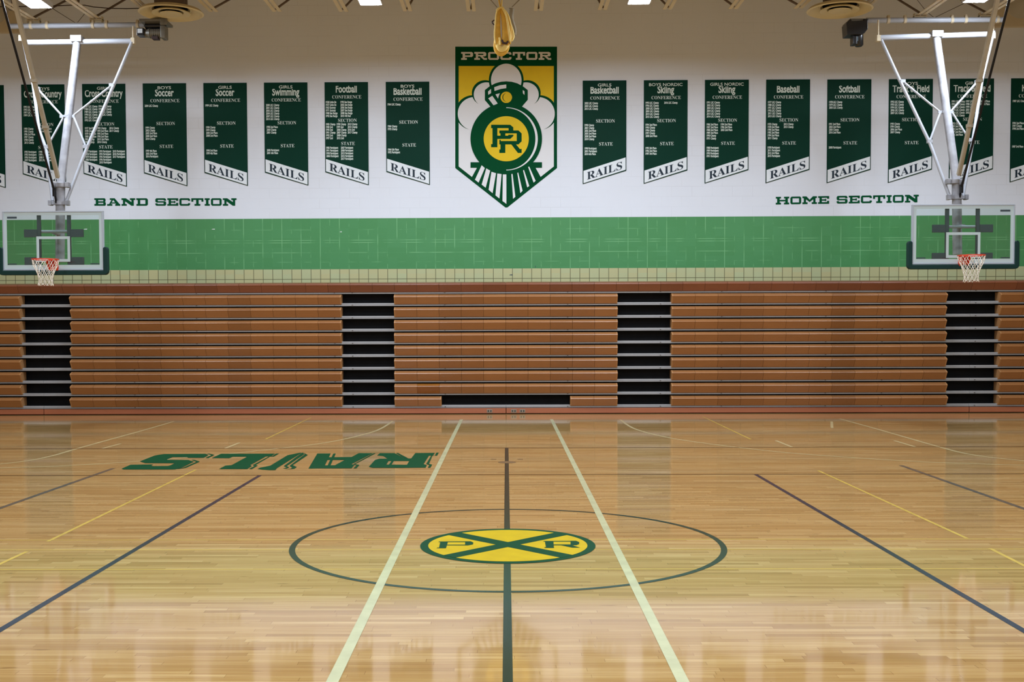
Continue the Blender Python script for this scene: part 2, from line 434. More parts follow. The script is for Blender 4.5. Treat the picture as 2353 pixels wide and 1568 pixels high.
# centre line, cream lane lines, navy attack lines
ribbon([(0.003, 17.45), (0.003, YB + 1)], 0.052, 0.0018).build('center_line', M['p_green'], floor)
for x in (-0.888, 0.890):
    ribbon([(x, 22.95), (x, YB + 1)], 0.064, 0.0022).build('lane_line', M['p_cream'], floor)
for x in (-3.03, 3.045):
    ribbon([(x, 14.22), (x, YB + 1)], 0.05, 0.0012).build('attack_line', M['p_blue'], floor)
for a, c in (((260, 1077), (-30, 1179)), ((2070, 1070), (2385, 1181))):
    fline('grey_court_line', a, c, 0.06, M['p_grey'], 0.001)
# centre circle
cy = 9.665; rx, ry = 1.775, 1.81
ribbon([(0.006 + rx * cos(2 * pi * k / 128), cy + ry * sin(2 * pi * k / 128)) for k in range(129)], 0.05, 0.0016).build('center_circle', M['p_green'], floor)
# three-point arcs and their ticks
farc('three_point_arc', [(903, 968), (878, 984), (850, 995), (790, 1010), (720, 1022), (640, 1031), (540, 1042), (430, 1052), (330, 1060), (200, 1068), (100, 1073), (-40, 1077)], 0.05, M['p_white'])
farc('three_point_arc', [(1425, 965), (1450, 982), (1480, 993), (1530, 1005), (1590, 1015), (1690, 1028), (1800, 1040), (1900, 1048), (2050, 1058), (2200, 1065), (2400, 1071)], 0.05, M['p_white'])
farc('key_line', [(400, 969), (320, 992), (240, 1014), (165, 1035), (120, 1048), (60, 1060), (-40, 1071)], 0.055, M['p_white'])
farc('key_line', [(1930, 963), (2010, 985), (2090, 1008), (2160, 1028), (2220, 1043), (2290, 1053), (2400, 1064)], 0.055, M['p_white'])
for a, c in (((278, 1020), (232, 1032)), ((550, 1018), (517, 1031)), ((1783, 1013), (1820, 1028)), ((2055, 1013), (2105, 1028)), ((1911, 969), (1912, 984))):
    fline('hash_mark', a, c, 0.05, M['p_white'])
# small covers let into the floor
for k, (px, py, rr, mm) in enumerate(((1165, 1063, 0.12, 'brass'), (1134, 1056, 0.04, 'brass'), (1195, 1056, 0.04, 'brass'))):
    p = fl(px, py); bb = MB(); bb.lathe([(0, 0.0), (0, 0.0026), (rr, 0.0026), (rr, 0.0)], 32, 0, (p.x, p.y, 0), closed=False)
    bb.build('sleeve_cover', M[mm], floor)

# ------------------------------------------------------------------ floor logo and lettering
def floor_poly(b, pts, z, mi=0):
    q = [fl(*p) for p in pts]
    a = sum(q[i].x * q[(i + 1) % len(q)].y - q[(i + 1) % len(q)].x * q[i].y for i in range(len(q)))
    if a < 0: q = q[::-1]
    b.face([(p.x, p.y, z) for p in q], mi)
def ell(cx, cy_, rx_, ry_, n=96, a0=0, a1=2 * pi):
    return [(cx + rx_ * cos(a0 + (a1 - a0) * k / n), cy_ + ry_ * sin(a0 + (a1 - a0) * k / n)) for k in range(n + (1 if a1 - a0 < 2 * pi - 1e-6 else 0))]
lg = thing('floor_logo', (0.008, 9.57, 0), 'round green and yellow railroad crossing logo with P and R painted at centre court', 'logo')
b = MB(); b.face([(x, y, 0.0026) for x, y in ell(0.008, 9.575, 0.724, 0.775)]); b.build('outer_ring', M['f_green'], lg)
b = MB(); b.face([(x, y, 0.0032) for x, y in ell(0.008, 9.580, 0.658, 0.700)]); b.build('yellow_disc', M['f_yellow'], lg)
def c8(p): return (920 + p[0] / 4.706, 1180 + p[1] / 4.706)
b = MB()
for poly in ([(520, 240), (640, 212), (1860, 455), (1740, 487)], [(1680, 212), (1812, 238), (590, 487), (465, 458)]):
    floor_poly(b, [c8(p) for p in poly], 0.0038 + 0.0002 * (len(b.f)))
b.build('crossbuck', M['f_green'], lg)
b = MB()
for poly in ([(430, 318), (515, 316), (495, 378), (418, 378)], [(415, 310), (760, 308), (760, 317), (415, 318)],
             [(700, 308), (760, 308), (790, 322), (785, 343), (730, 353), (700, 353)], [(505, 345), (730, 345), (730, 353), (505, 353)],
             [(400, 377), (495, 377), (492, 384), (390, 384)]): floor_poly(b, [c8(p) for p in poly], 0.0038 + 0.0002 * (len(b.f)))
b.build('letter', M['f_green'], lg)
b = MB()
for poly in ([(1548, 304), (1900, 303), (1900, 312), (1548, 312)], [(1562, 305), (1655, 305), (1660, 378), (1575, 378)],
             [(1558, 372), (1662, 372), (1662, 381), (1558, 381)], [(1840, 303), (1900, 303), (1935, 318), (1932, 340), (1900, 352), (1840, 345)],
             [(1655, 343), (1880, 343), (1880, 352), (1655, 352)], [(1740, 352), (1850, 350), (1945, 378), (1860, 378)]): floor_poly(b, [c8(p) for p in poly], 0.0038 + 0.0002 * (len(b.f)))
b.build('letter', M['f_green'], lg)

fw = thing('floor_lettering', (-4.0, 15.8, 0), 'dark green slanted RAILS lettering upside down on the far floor', 'lettering')
TR = {
 'S': (270, 9.412, [[(88, 452), (280, 366), (770, 358), (725, 385), (780, 395), (1090, 392), (1145, 378), (1238, 332), (600, 330), (485, 292), (800, 168), (920, 146), (1010, 134), (1900, 128), (1970, 155), (1865, 214), (1530, 214), (1500, 200), (1190, 200), (1050, 258), (1530, 262), (1650, 300), (1390, 430), (1240, 468), (135, 468)],
   [(1600, 262), (1660, 260), (1780, 297), (1480, 430), (1300, 462), (1310, 455), (1420, 430), (1710, 300)], [(1930, 128), (1990, 126), (2095, 152), (1965, 220), (1905, 216), (2035, 155)]]),
 'L': (480, 9.412, [[(65, 220), (265, 128), (1430, 125), (1350, 180), (1235, 185), (890, 375), (930, 390), (850, 445), (830, 458), (222, 458), (355, 385), (490, 375), (830, 190), (520, 190), (440, 222)],
   [(1450, 125), (1520, 122), (1405, 188), (1320, 190), (1010, 370), (1060, 382), (930, 458), (870, 456), (990, 390), (945, 375), (1290, 190), (1370, 180)]]),
 'I': (480, 9.412, [[(1055, 455), (1110, 430), (1330, 385), (1700, 160), (1980, 103), (2000, 110), (1470, 440), (1440, 480), (1320, 482), (1150, 470)],
   [(2010, 108), (2040, 105), (2060, 140), (1680, 395), (1740, 420), (1680, 450), (1600, 445), (1690, 425), (1620, 395)],
   [(2050, 105), (2138, 155), (1810, 375), (1900, 415), (1850, 450), (1640, 475), (1780, 450), (1800, 425), (1745, 390), (2075, 140)]]),
 'A': (700, 7.353, [[(65, 350), (215, 95), (440, 95), (340, 300), (330, 345)], [(385, 302), (485, 97), (525, 97), (440, 290), (435, 302)], [(400, 160), (800, 155), (760, 205), (385, 203)],
   [(300, 299), (800, 290), (830, 300), (795, 345), (300, 347)], [(790, 158), (915, 90), (1150, 92), (790, 275), (840, 292), (790, 345), (520, 345), (520, 290), (680, 205), (700, 158)],
   [(1165, 92), (1200, 92), (850, 275), (925, 292), (875, 345), (825, 345), (880, 295), (820, 280)]]),
 'R': (700, 7.353, [[(1800, 180), (1870, 88), (2200, 85), (2170, 130), (2100, 132), (2010, 275), (2065, 290), (2045, 335), (1640, 338), (1630, 286), (1730, 285), (1770, 220)],
   [(1225, 130), (1270, 90), (1520, 90), (1700, 180), (1840, 178), (1800, 222), (1400, 222), (1395, 180), (1330, 138)], [(1085, 320), (1190, 205), (1260, 185), (1440, 183), (1380, 285), (1640, 285), (1680, 338), (1150, 338)],
   [(1420, 290), (1475, 215), (1510, 215), (1465, 290)], [(1545, 90), (1580, 88), (1750, 178), (1700, 180)],
   [(2225, 83), (2265, 82), (2240, 130), (2160, 132), (2100, 272), (2155, 285), (2125, 335), (2080, 335), (2110, 292), (2055, 270), (2140, 130), (2200, 128)]]),
}
for ch in 'RAILS':
    ox, sc, polys = TR[ch]; b = MB()
    for i, poly in enumerate(polys): floor_poly(b, [(ox + p[0] / sc, 1030 + p[1] / sc) for p in poly], 0.003 + 0.0002 * i)
    b.build('letter', M['f_green'], fw)

# ------------------------------------------------------------------ slab lettering
def rc(x0, y0, x1, y1): return [(x0, y0), (x1, y0), (x1, y1), (x0, y1)]
SLAB = {
 'B': (15.7, [rc(0, 7.7, 12.4, 10), rc(0, 0, 12.4, 2.3), rc(2, 2.3, 5.4, 7.7), rc(5.4, 4, 12.2, 6), [(12.2, 10), (14, 10), (15.3, 8.8), (15.3, 6), (14.4, 5), (15.7, 4), (15.7, 1.2), (14.4, 0), (12.2, 0)]]),
 'A': (18, [rc(3.8, 7.8, 10.5, 10), [(6.2, 8), (8.6, 8), (4.8, 2), (2.6, 2)], [(7, 10), (10.5, 10), (17.2, 2), (12.4, 2)], rc(4.6, 3, 13, 4.5), rc(0, 0, 7.2, 2.2), rc(11, 0, 18, 2.2)]),
 'N': (18.6, [rc(0, 7.7, 5.2, 10), rc(0, 0, 7.2, 2.3), rc(2, 0, 5, 10), [(2, 10), (6, 10), (16.7, 2.8), (16.7, 0), (13.4, 0), (2, 8)], rc(13.6, 0, 16.7, 10), rc(11.5, 7.7, 18.6, 10)]),
 'D': (15.7, [rc(0, 7.7, 12.4, 10), rc(0, 0, 12.4, 2.3), rc(1.9, 0, 5.3, 10), [(12.2, 10), (14, 10), (15.7, 8.4), (15.7, 1.6), (14, 0), (12.2, 0)]]),
 'O': (14.5, [rc(1.5, 7.7, 13, 10), rc(1.5, 0, 13, 2.3), [(0, 1.6), (1.6, 0), (2.9, 0), (2.9, 10), (1.6, 10), (0, 8.4)], [(14.5, 1.6), (12.9, 0), (11.6, 0), (11.6, 10), (12.9, 10), (14.5, 8.4)]]),
 'C': (14.6, [rc(1.5, 7.7, 13, 10), rc(1.5, 0, 13, 2.3), [(0, 1.6), (1.6, 0), (2.9, 0), (2.9, 10), (1.6, 10), (0, 8.4)], [(11.6, 6.6), (14.6, 6.6), (14.6, 8.4), (13, 10), (11.6, 10)], [(11.6, 3.4), (14.6, 3.4), (14.6, 1.6), (13, 0), (11.6, 0)]]),
 'S': (14.6, [rc(1.4, 7.8, 13, 10), [(0, 8.6), (1.5, 10), (3.4, 10), (3.4, 4.2), (1.4, 4.2), (0, 5.6)], [(11, 10), (13, 10), (14.5, 8.6), (14.5, 6.7), (11.8, 6.7), (11, 7.8)], rc(1.4, 4.2, 13.2, 6.1),
       [(14.6, 1.4), (13.2, 0), (11.2, 0), (11.2, 6.1), (13.2, 6.1), (14.6, 4.8)], rc(1.4, 0, 13.2, 2.2), [(0, 3.2), (0, 1.4), (1.4, 0), (3.4, 0), (3.4, 2.2), (2.8, 3.2)]]),
 'E': (14.8, [rc(1.8, 0, 5, 10), rc(0, 7.8, 14.8, 10), rc(0, 0, 14.8, 2.2), rc(4, 4.1, 10.5, 5.9), rc(9.2, 3.5, 10.9, 6.5), rc(12, 6.5, 14.8, 10), rc(12, 0, 14.8, 3.8)]),
 'T': (16.4, [rc(0, 7.8, 16.4, 10), rc(0, 5.4, 2.7, 10), rc(13.7, 5.4, 16.4, 10), rc(6.5, 0, 9.9, 10), rc(4.2, 0, 12.2, 2.3)]),
 'I': (7, [rc(1.8, 0, 5.2, 10), rc(0, 7.7, 7, 10), rc(0, 0, 7, 2.3)]),
 'H': (18, [rc(1.8, 0, 5.2, 10), rc(12.8, 0, 16.2, 10), rc(4, 4, 14, 6), rc(0, 7.7, 7, 10), rc(0, 0, 7, 2.3), rc(11, 7.7, 18, 10), rc(11, 0, 18, 2.3)]),
 'M': (19.5, [rc(1.9, 0, 4.9, 10), rc(14.6, 0, 17.6, 10), rc(0, 7.7, 3, 10), rc(16.5, 7.7, 19.5, 10), rc(0, 0, 7, 2.3), rc(12.5, 0, 19.5, 2.3), [(2, 10), (5.5, 10), (9.75, 5.6), (14, 10), (17.5, 10), (17.5, 8.2), (9.75, 2.6), (2, 8.2)]]),
 'P': (15.7, [rc(2, 0, 5, 10), rc(0, 7.7, 13, 10), rc(0, 0, 7.5, 2.3), [(12, 10), (13.8, 10), (15.7, 8.6), (15.7, 5), (14.2, 3.6), (12, 3.6)], rc(4, 3.6, 13, 5.6)]),
 'R': (16.6, [rc(2, 0, 5, 10), rc(0, 7.7, 13, 10), rc(0, 0, 7.5, 2.3), [(12, 10), (13.8, 10), (15.7, 8.6), (15.7, 5.6), (14.4, 4.4), (12, 4.4)], rc(4, 4.4, 13, 6.1), [(7.2, 4.6), (10.8, 4.6), (13.4, 2.3), (16.6, 2.3), (16.6, 0), (12.4, 0)]]),
}
def slab_word(word, p0, p1, hgt, y, space=8.5, gap=1.6):
    """word on the wall from p0 to p1 (baseline ends, world), letter height hgt; yields one MB a letter"""
    tot = sum((SLAB[c][0] if c != ' ' else space - gap) + gap for c in word) - gap
    d = (p1 - p0) / tot; up = Vector((0, 0, hgt / 10)); x = 0; out = []
    for c in word:
        if c == ' ': x += space; continue
        w, polys = SLAB[c]; b = MB()
        for poly in polys:
            q = [p0 + d * (x + u) + up * v for u, v in poly]
            a = sum(q[i].x * q[(i + 1) % len(q)].z - q[(i + 1) % len(q)].x * q[i].z for i in range(len(q)))
            if a < 0: q = q[::-1]
            b.face([(t.x, y - 0.0003 * len(b.f), t.z) for t in q])
        out.append(b); x += w + gap
    return out
for word, a, c, ht, lab in (('BAND SECTION', (217, 473), (543.8, 473), 17.0, 'green slab lettering reading BAND SECTION on the white wall'),
                            ('HOME SECTION', (1782.5, 470.3), (2111, 465.3), 17.4, 'green slab lettering reading HOME SECTION on the white wall')):
    p0 = at(*a, Y=WALL_Y); p1 = at(*c, Y=WALL_Y)
    t = thing('wall_lettering', (p0.x, WALL_Y, p0.z), lab, 'lettering', 'seating section names on the wall')
    for bb in slab_word(word, p0, p1, ht * 25.4 / F, WALL_Y - 0.004): bb.build('letter', M['wgreen'], t)

# ------------------------------------------------------------------ crest on the wall
def c5(p): return (1020 + p[0] / 3.824, 80 + p[1] / 3.824)
cr0 = at(*c5((548, 1521)), Y=WALL_Y)
crest = thing('wall_crest', (cr0.x, WALL_Y, cr0.z), 'shield-shaped green, yellow and white PROCTOR crest with a steam locomotive front', 'crest')
def cw(b, pts, layer, mi=0):
    q = [at(*c5(p), Y=WALL_Y) for p in pts]
    a = sum(q[i].x * q[(i + 1) % len(q)].z - q[(i + 1) % len(q)].x * q[i].z for i in range(len(q)))
    if a < 0: q = q[::-1]
    b.face([(t.x, WALL_Y - 0.0048 - 0.0008 * layer - 0.00004 * len(b.f), t.z) for t in q], mi)
def cpart(name, items, mats, layer0=None):
    b = MB()
    for pts, layer, mi in items: cw(b, pts, layer, mi)
    return b.build(name, mats, crest)
G, Y_, W_ = M['cgreen'], M['cyellow'], M['cwhite']
b = MB()
q = [at(*c5(p), Y=WALL_Y) for p in [(100, 105), (994, 105), (994, 1172), (558, 1518), (540, 1518), (100, 1172)]]
b.prism_y([(t.x, t.z) for t in q], WALL_Y - 0.004, WALL_Y - 0.0005); b.build('shield_board', G, crest, recalc=True)
cpart('shield_field', [([(130, 275), (966, 275), (966, 1158), (548, 1487), (130, 1158)], 1, 0)], W_)
cpart('sky_panel', [([(130, 275), (966, 275), (966, 590), (130, 590)], 2, 0)], Y_)
def mir(e): return [(1096 - x, y) for x, y in e]
for f in (lambda e: e, mir):
    cl1 = [p for p in ell(254, 684, 152, 152)]
    cpart('smoke_cloud', [(f(cl1), 3, 0), (f(ell(268, 694, 146, 146)), 4, 1)], [G, W_])
    cpart('smoke_cloud', [(f(ell(362, 512, 116, 112)), 5, 0), (f(ell(374, 526, 111, 107)), 6, 1)], [G, W_])
cpart('smoke_cloud', [(ell(548, 400, 153, 165), 7, 0), (ell(548, 401, 134, 146), 8, 1)], [G, W_])
cab = [(360, 487), (400, 455), (450, 428), (500, 414), (548, 410), (596, 414), (646, 428), (696, 455), (737, 487), (737, 572), (680, 640), (415, 640), (360, 575)]
cpart('cab', [(cab, 9, 0)] + [(p, 10, 1) for p in (
    [(442, 462), (490, 445), (548, 438), (548, 470), (500, 477), (445, 495)], [(388, 500), (414, 477), (414, 515), (390, 528)], [(693, 487), (708, 497), (708, 530), (694, 515)],
    [(390, 560), (425, 537), (473, 605), (437, 622)], [(453, 525), (503, 512), (482, 538), (476, 562)])], [G, W_])
cpart('headlamp', [(ell(548, 551, 66, 66, 48), 11, 0), (ell(548, 551, 50, 50, 48), 12, 1), (ell(552, 551, 38, 38, 48), 13, 0), (ell(560, 551, 39, 39, 48), 14, 1)], [G, Y_])
cpart('buffer_beam', [([(234, 1121), (862, 1121), (862, 1170), (234, 1170)], 9, 0)], G)
slats = [[(332, 1148), (360, 1172), (305, 1300), (273, 1275)], [(373, 1175), (407, 1195), (367, 1345), (332, 1318)], [(418, 1205), (458, 1218), (428, 1393), (393, 1363)], [(470, 1220), (507, 1225), (488, 1440), (453, 1412)], [(518, 1228), (549, 1228), (549, 1487), (515, 1462)],
         [(593, 1225), (603, 1223), (628, 1425), (608, 1443)], [(645, 1215), (653, 1212), (691, 1372), (672, 1392)], [(695, 1192), (704, 1190), (750, 1330), (732, 1342)], [(740, 1162), (750, 1160), (806, 1285), (788, 1300)]]
cpart('cowcatcher', [([(318, 1121), (778, 1121), (850, 1250), (548, 1487), (247, 1250)], 10, 0)] + [(p, 11, 1) for p in slats], [G, W_])
arc = ell(548, 916, 277, 277, 48, -pi / 2, pi / 2) + ell(548, 916, 256, 271, 48, -pi / 2, pi / 2)[::-1]
cpart('boiler', [(ell(548, 914, 314, 314), 15, 0), (arc, 16, 2), (ell(548, 915, 198, 198), 16, 1)], [G, Y_, W_])
cpart('monogram', [(p, 17, 0) for p in (
    rc(427, 815, 470, 975), rc(415, 792, 575, 822), rc(415, 962, 470, 990), [(560, 792), (583, 792), (610, 815), (610, 845), (568, 845), (568, 820)],
    rc(470, 888, 583, 917), [(565, 880), (611, 880), (611, 890), (583, 917), (565, 917)],
    rc(487, 842, 655, 868), [(640, 842), (655, 842), (683, 868), (683, 938), (655, 965), (640, 965)], rc(487, 935, 655, 965), rc(497, 860, 540, 892), rc(497, 955, 540, 1015), rc(487, 1010, 540, 1040), rc(487, 925, 500, 965),
    [(590, 962), (632, 962), (668, 1006), (683, 1004), (683, 1040), (650, 1040)])], G)
for bb in slab_word('PROCTOR', at(*c5((152, 221)), Y=WALL_Y), at(*c5((943, 221)), Y=WALL_Y), 68 / 3.824 * 25.4 / F, WALL_Y - 0.010): bb.build('letter', W_, crest)

# ------------------------------------------------------------------ championship banners
_cache = {}
def glyph_mesh(body, offset=0.0):
    """vertices and faces of a line of text, as the built-in font draws it"""
    k = (body, offset)
    if k not in _cache:
        c = bpy.data.curves.new('line', 'FONT'); c.body = body; c.offset = offset; c.resolution_u = 3
        o = bpy.data.objects.new('line', c); C.objects.link(o)
        bpy.context.view_layer.update()
        me = bpy.data.meshes.new_from_object(o)
        _cache[k] = ([tuple(v.co) for v in me.vertices], [tuple(p.vertices) for p in me.polygons])
        bpy.data.meshes.remove(me); bpy.data.objects.remove(o); bpy.data.curves.remove(c)
    return _cache[k]
def serif(s): return ''.join(chr(0x1D400 + ord(ch) - 65) if 'A' <= ch <= 'Z' else ch for ch in s)
def put_text(b, body, cx, z, hgt, y, width=None, xs=None, align='c', offset=0.0, shear=0.0, ref=None, xh=None):
    """cx, z = centre (or left) and baseline on the wall; hgt = cap height"""
    vs, fs = glyph_mesh(body, offset)
    rv = glyph_mesh(ref, offset)[0] if ref else vs
    z0 = min(v[1] for v in rv); z1 = max(v[1] for v in rv)
    x0 = min(v[0] for v in vs); x1 = max(v[0] for v in vs)
    sz = hgt / (z1 - z0)
    sx = width / (x1 - x0) if width else sz * (xs or 1)
    ox = cx - (x1 + x0) / 2 * sx if align == 'c' else cx - x0 * sx
    zb = 0 if ref else z0
    out = []
    for v in vs:
        u = v[1]
        if xh:      # tall lower-case letters of a condensed grotesque
            xq = 0.66 * z1
            u = u * xh / 0.66 if u < xq and u > 0 else (u if u <= 0 else xh * z1 + (u - xq) * (1 - xh) / 0.34)
        X = v[0] * sx + ox; Z = z + (u - (z0 if not ref else 0)) * sz + (X - cx) * shear
        out.append((X, y, Z))
    b.mesh(out, fs)
PX = 25.4 / F       # metres of wall per pixel
def banner(xl, ztop, side, who, sport, conf, sect, state, label, dy=0.0, xr=None):
    w = 99.2 * PX
    X = at(xl, 300, Y=WALL_Y).x; Z = ztop
    t = thing('championship_banner', (X + w / 2, WALL_Y, Z - 230 * PX), label, 'banner', 'championship banners on the back wall')
    yb = WALL_Y - 0.012
    lo, hi = 204.0, 234.0       # drop of the short and the long edge, in wall pixels
    L_, R_ = (lo, hi) if side < 0 else (hi, lo)
    st = 30.0
    b = MB(); b.prism_y([(X, Z - L_ * PX), (X + w, Z - R_ * PX), (X + w, Z), (X, Z)], yb, WALL_Y - 0.001); b.build('cloth', M['banner'], t, recalc=True)
    i = 1.7 * PX
    b = MB(); b.face([(X + i, yb - .003, Z - L_ * PX + i * 1.2), (X + w - i, yb - .003, Z - R_ * PX + i * 1.2), (X + w - i, yb - .003, Z - (R_ - st) * PX), (X + i, yb - .003, Z - (L_ - st) * PX)])
    b.build('name_strip', M['paper'], t)
    b = MB(); sl = -(R_ - L_) * PX / w
    zc = Z - ((L_ + R_) / 2 - 6.2) * PX
    put_text(b, serif('RAILS'), X + w / 2, zc, 18.0 * PX, yb - .006, width=80 * PX, shear=sl, offset=0.0)
    b.build('team_name', M['ink'], t)
    b = MB(); c = X + w * 0.5
    if who:
        put_text(b, who, c, Z - 13.6 * PX, 7.0 * PX, yb - .003, width=(31 if len(who) < 6 else 76) * PX, offset=0.014); b.build('squad_line', M['text'], t); b = MB()
    ws = {'Soccer': 43, 'Cross Country': 87, 'Swimming': 62, 'Football': 48, 'Basketball': 64, 'Skiing': 38, 'Baseball': 51, 'Softball': 47, 'Track & Field': 83, 'Hockey': 50}[sport]
    put_text(b, sport, c, Z - (29.2 - dy) * PX, 15.2 * PX, yb - .003, width=ws * PX, offset=0.024, ref='H', xh=0.78)
    b.build('sport_title', M['text'], t)
    for word, off, wd_, yy in (('CONFERENCE', 1, 66.5, 43.2 - dy), ('SECTION', 2, 42.5, 95 - dy * 0.8), ('STATE', 3, 31, 147 - dy * 0.7)):
        b = MB(); put_text(b, serif(word), c + off * PX, Z - yy * PX, 7.6 * PX, yb - .003, width=wd_ * PX, offset=-0.008)
        b.build('heading', M['text'], t)
    for cols, y0 in ((conf, 53.2 - dy), (sect, 102.8 - dy * .9), (state, 155.5 - dy * .8)):
        for (xo, lines) in cols:
            b = MB()
            for k, ln in enumerate(lines):
                if ln: put_text(b, ln, X + xo * PX, Z - (y0 + k * 6.3) * PX, 4.9 * PX, yb - .003, xs=0.655, align='l', offset=0.034, ref='H', xh=0.74)
            b.build('result_list', M['text'], t)
    return t
ZT = 7.142
def yrs(l, s): return ['%d %s' % (y, s) for y in l]
LC = 'LSC Champ'
banner(-88, 7.125, -1, 'BOYS', 'Hockey', [], [], [], 'dark green championship banner cut off at the left edge of the photo')
banner(51, 7.133, -1, 'BOYS', 'Cross Country', [(5, yrs((1993, 1995, 1997, 1999), LC))], [(5, ['1993 Champ', '1995 Champ', '1996 3rd Place', '1997 Champ', '1998 Champ', '2012 Champ']), (42, ['2013 2nd Place', '2014 2nd Place'])],
       [(5, yrs((1993, 1995, 1996, 1997), 'Participant')), (38, yrs((1998, 1999, 2000, 2012), 'Participant'))], 'green Boys Cross Country banner behind the left backboard mast')
banner(190.7, 7.138, -1, 'GIRLS', 'Cross Country', [(5, yrs((1987, 1988, 1989, 1990, 1991, 1992), LC)), (37, yrs((1994, 1995, 1997, 2015), LC))],
       [(5, ['1977 2nd Place', '1978 Champ', '1979 3rd Place', '1980 2nd Place', '1981 Champ', '1987 Champ']), (33, ['1992 Champ', '1994 2nd Place', '1995 2nd Place', '1996 2nd Place', '2015 2nd Place', '2016 Champ']), (61, ['2016 Champ', '2017 Champ'])],
       [(5, yrs((1977, 1978, 1979, 1980), 'Participant')), (37, yrs((1993, 1994, 1995, 1996, 2015), 'Participant')), (68, yrs((2015, 2016, 2017), 'Participant'))], 'green Girls Cross Country banner just right of the left backboard mast')
banner(329.8, ZT, -1, 'BOYS', 'Soccer', [(4, ['2004 ' + LC])], [(5, ['1999 Champ', '2002 Champ', '2005 2nd Place', '2008 2nd Place', '2016 Champ'])], [(5, ['1999 4th Place', '2002 3rd Place', '2016 Participant'])],
       'green Boys Soccer banner above the start of BAND SECTION')
banner(468.9, ZT, -1, 'GIRLS', 'Soccer', [(4, ['1999 ' + LC])], [(5, ['1998 Champ', '1999 Champ', '2005 2nd Place', '2008 2nd Place'])], [(5, ['1998 3rd Place', '1999 4th Place'])],
       'green Girls Soccer banner above the end of BAND SECTION')
banner(608, ZT, -1, 'GIRLS', 'Swimming', [(4, yrs((2000, 2001, 2002, 2004, 2007, 2013), LC))], [(5, ['1998 2nd Place', '2000 Champ', '2001 Champ'])], [(5, ['2000 Participant', '2001 6th Place'])],
       'green Girls Swimming banner, third left of the crest')
banner(746.9, ZT, -1, '', 'Football', [(2.5, ['1928 Little Six', '1937 Little Six', '1963 Suomay', '1971 Suomay', '1988 Sea Range', '1992 Sea Range']), (36, ['1998 Sea Range', '2002 Sea Range', '2006 Sea Range', '2007 Sea Range', '2008 Sea Range', '2015 NE Red'])],
       [(2.5, ['1985 Champ', '1988 2nd', '1990 2nd', '1991 Champ', '1992 2nd', '1997 2nd']), (27, ['1998 Champ', '1999 2nd', '2006 Champ', '2007 Champ', '2008 Champ', '2012 2nd']), (52, ['2013 Champ', '2015 Champ', '2016 2nd', '2017 Champ'])],
       [(2.5, yrs((1985, 1991, 1998, 2006), 'Participant')), (36, yrs((2007, 2008, 2013, 2015, 2017), 'Participant'))], 'green Football banner with dense result columns, second left of the crest', dy=6)
banner(887.3, ZT, -1, 'BOYS', 'Basketball', [(4, ['1964 ' + LC])], [(4, ['1964 Champ', '1972 Champ'])], [(4, ['1964 5th Place', '1972 Participant'])],
       'green Boys Basketball banner immediately left of the crest')
banner(1339, 7.142, 1, 'GIRLS', 'Basketball', [(4, yrs((2002, 2003, 2013), LC))], [(4, ['1998 Champ', '2001 Champ', '2002 2nd Place', '2003 2nd Place', '2008 2nd Place', '2010 Champ'])], [(4, ['1998 Participant', '2001 Participant', '2010 6th Place'])],
       'green Girls Basketball banner immediately right of the crest')
banner(1479.2, 7.142, 1, 'BOYS NORDIC', 'Skiing', [(4, yrs((1993, 1996, 2000, 2003, 2014, 2015), LC)), (46, ['2016 ' + LC])], [(4, ['1994 2nd Place', '1995 Champ', '1996 Champ', '1997 Champ', '2000 2nd Place'])], [(4, ['1995 5th Place', '1996 2nd Place', '1997 3rd Place'])],
       'green Boys Nordic Skiing banner, second right of the crest')
banner(1619.4, 7.142, 1, 'GIRLS NORDIC', 'Skiing', [(4, yrs((1991, 2002, 2003, 2004, 2015, 2016), LC))], [(4, ['1986 2nd Place', '1987 2nd Place', '1988 2nd Place', '1989 2nd Place', '1990 Champ', '1991 Champ']), (36, ['1994 2nd Place', '1996 2nd Place', '2003 2nd Place'])],
       [(4, yrs((1988, 1989, 1990, 1991), 'Participant'))], 'green Girls Nordic Skiing banner, third right of the crest', dy=0)
banner(1759.8, 7.140, 1, '', 'Baseball', [(4, yrs((1977, 1988, 1991, 1992, 2011, 2013), LC))], [(4, ['1975 Champ', '1978 2nd Place', '1990 2nd Place', '1992 2nd Place', '1994 2nd Place', '2011 Champ']), (40, ['2012 Champ', '2015 Champ'])],
       [(4, ['1978 Participant', '2011 Participant', '2012 3rd Place', '2015 Participant'])], 'green Baseball banner above the start of HOME SECTION')
banner(1900.2, 7.135, 1, '', 'Softball', [(4, yrs((1978, 1979, 2003), LC))], [(4, ['1991 2nd Place', '2003 2nd Place', '2005 Champ', '2016 2nd Place'])], [(4, ['2000 Participant'])],
       'green Softball banner above the SECTION of HOME SECTION')
banner(2041.2, 7.133, 1, 'BOYS', 'Track & Field', [(4, yrs((1992, 1993, 1994, 2006, 2007), LC))], [(4, ['1993 Champ', '1994 Champ', '2006 2nd Place', '2007 Champ'])], [],
       'green Boys Track and Field banner just left of the right backboard mast')
banner(2181.2, 7.133, 1, 'GIRLS', 'Track & Field', [(4, yrs((1991, 1992, 1993, 1994, 1996, 1997), LC)), (36, yrs((1997, 1998, 1999, 2001, 2002), LC)), (64, ['2003 2nd Place', '2004 3rd Place'])], [(4, ['1992 Champ', '1993 2nd Place', '1994 2nd Place', '1997 2nd Place', '2001 2nd Place'])], [],
       'green Girls Track and Field banner behind the right backboard mast')
banner(2321.5, 7.133, 1, '', 'Hockey', [(4, ['1987 ' + LC])], [(4, ['1994 2nd Place', '1997 Champ', '1998 2nd Place'])], [(4, ['1987 3rd Place'])],
       'dark green championship banner cut off at the right edge of the photo')

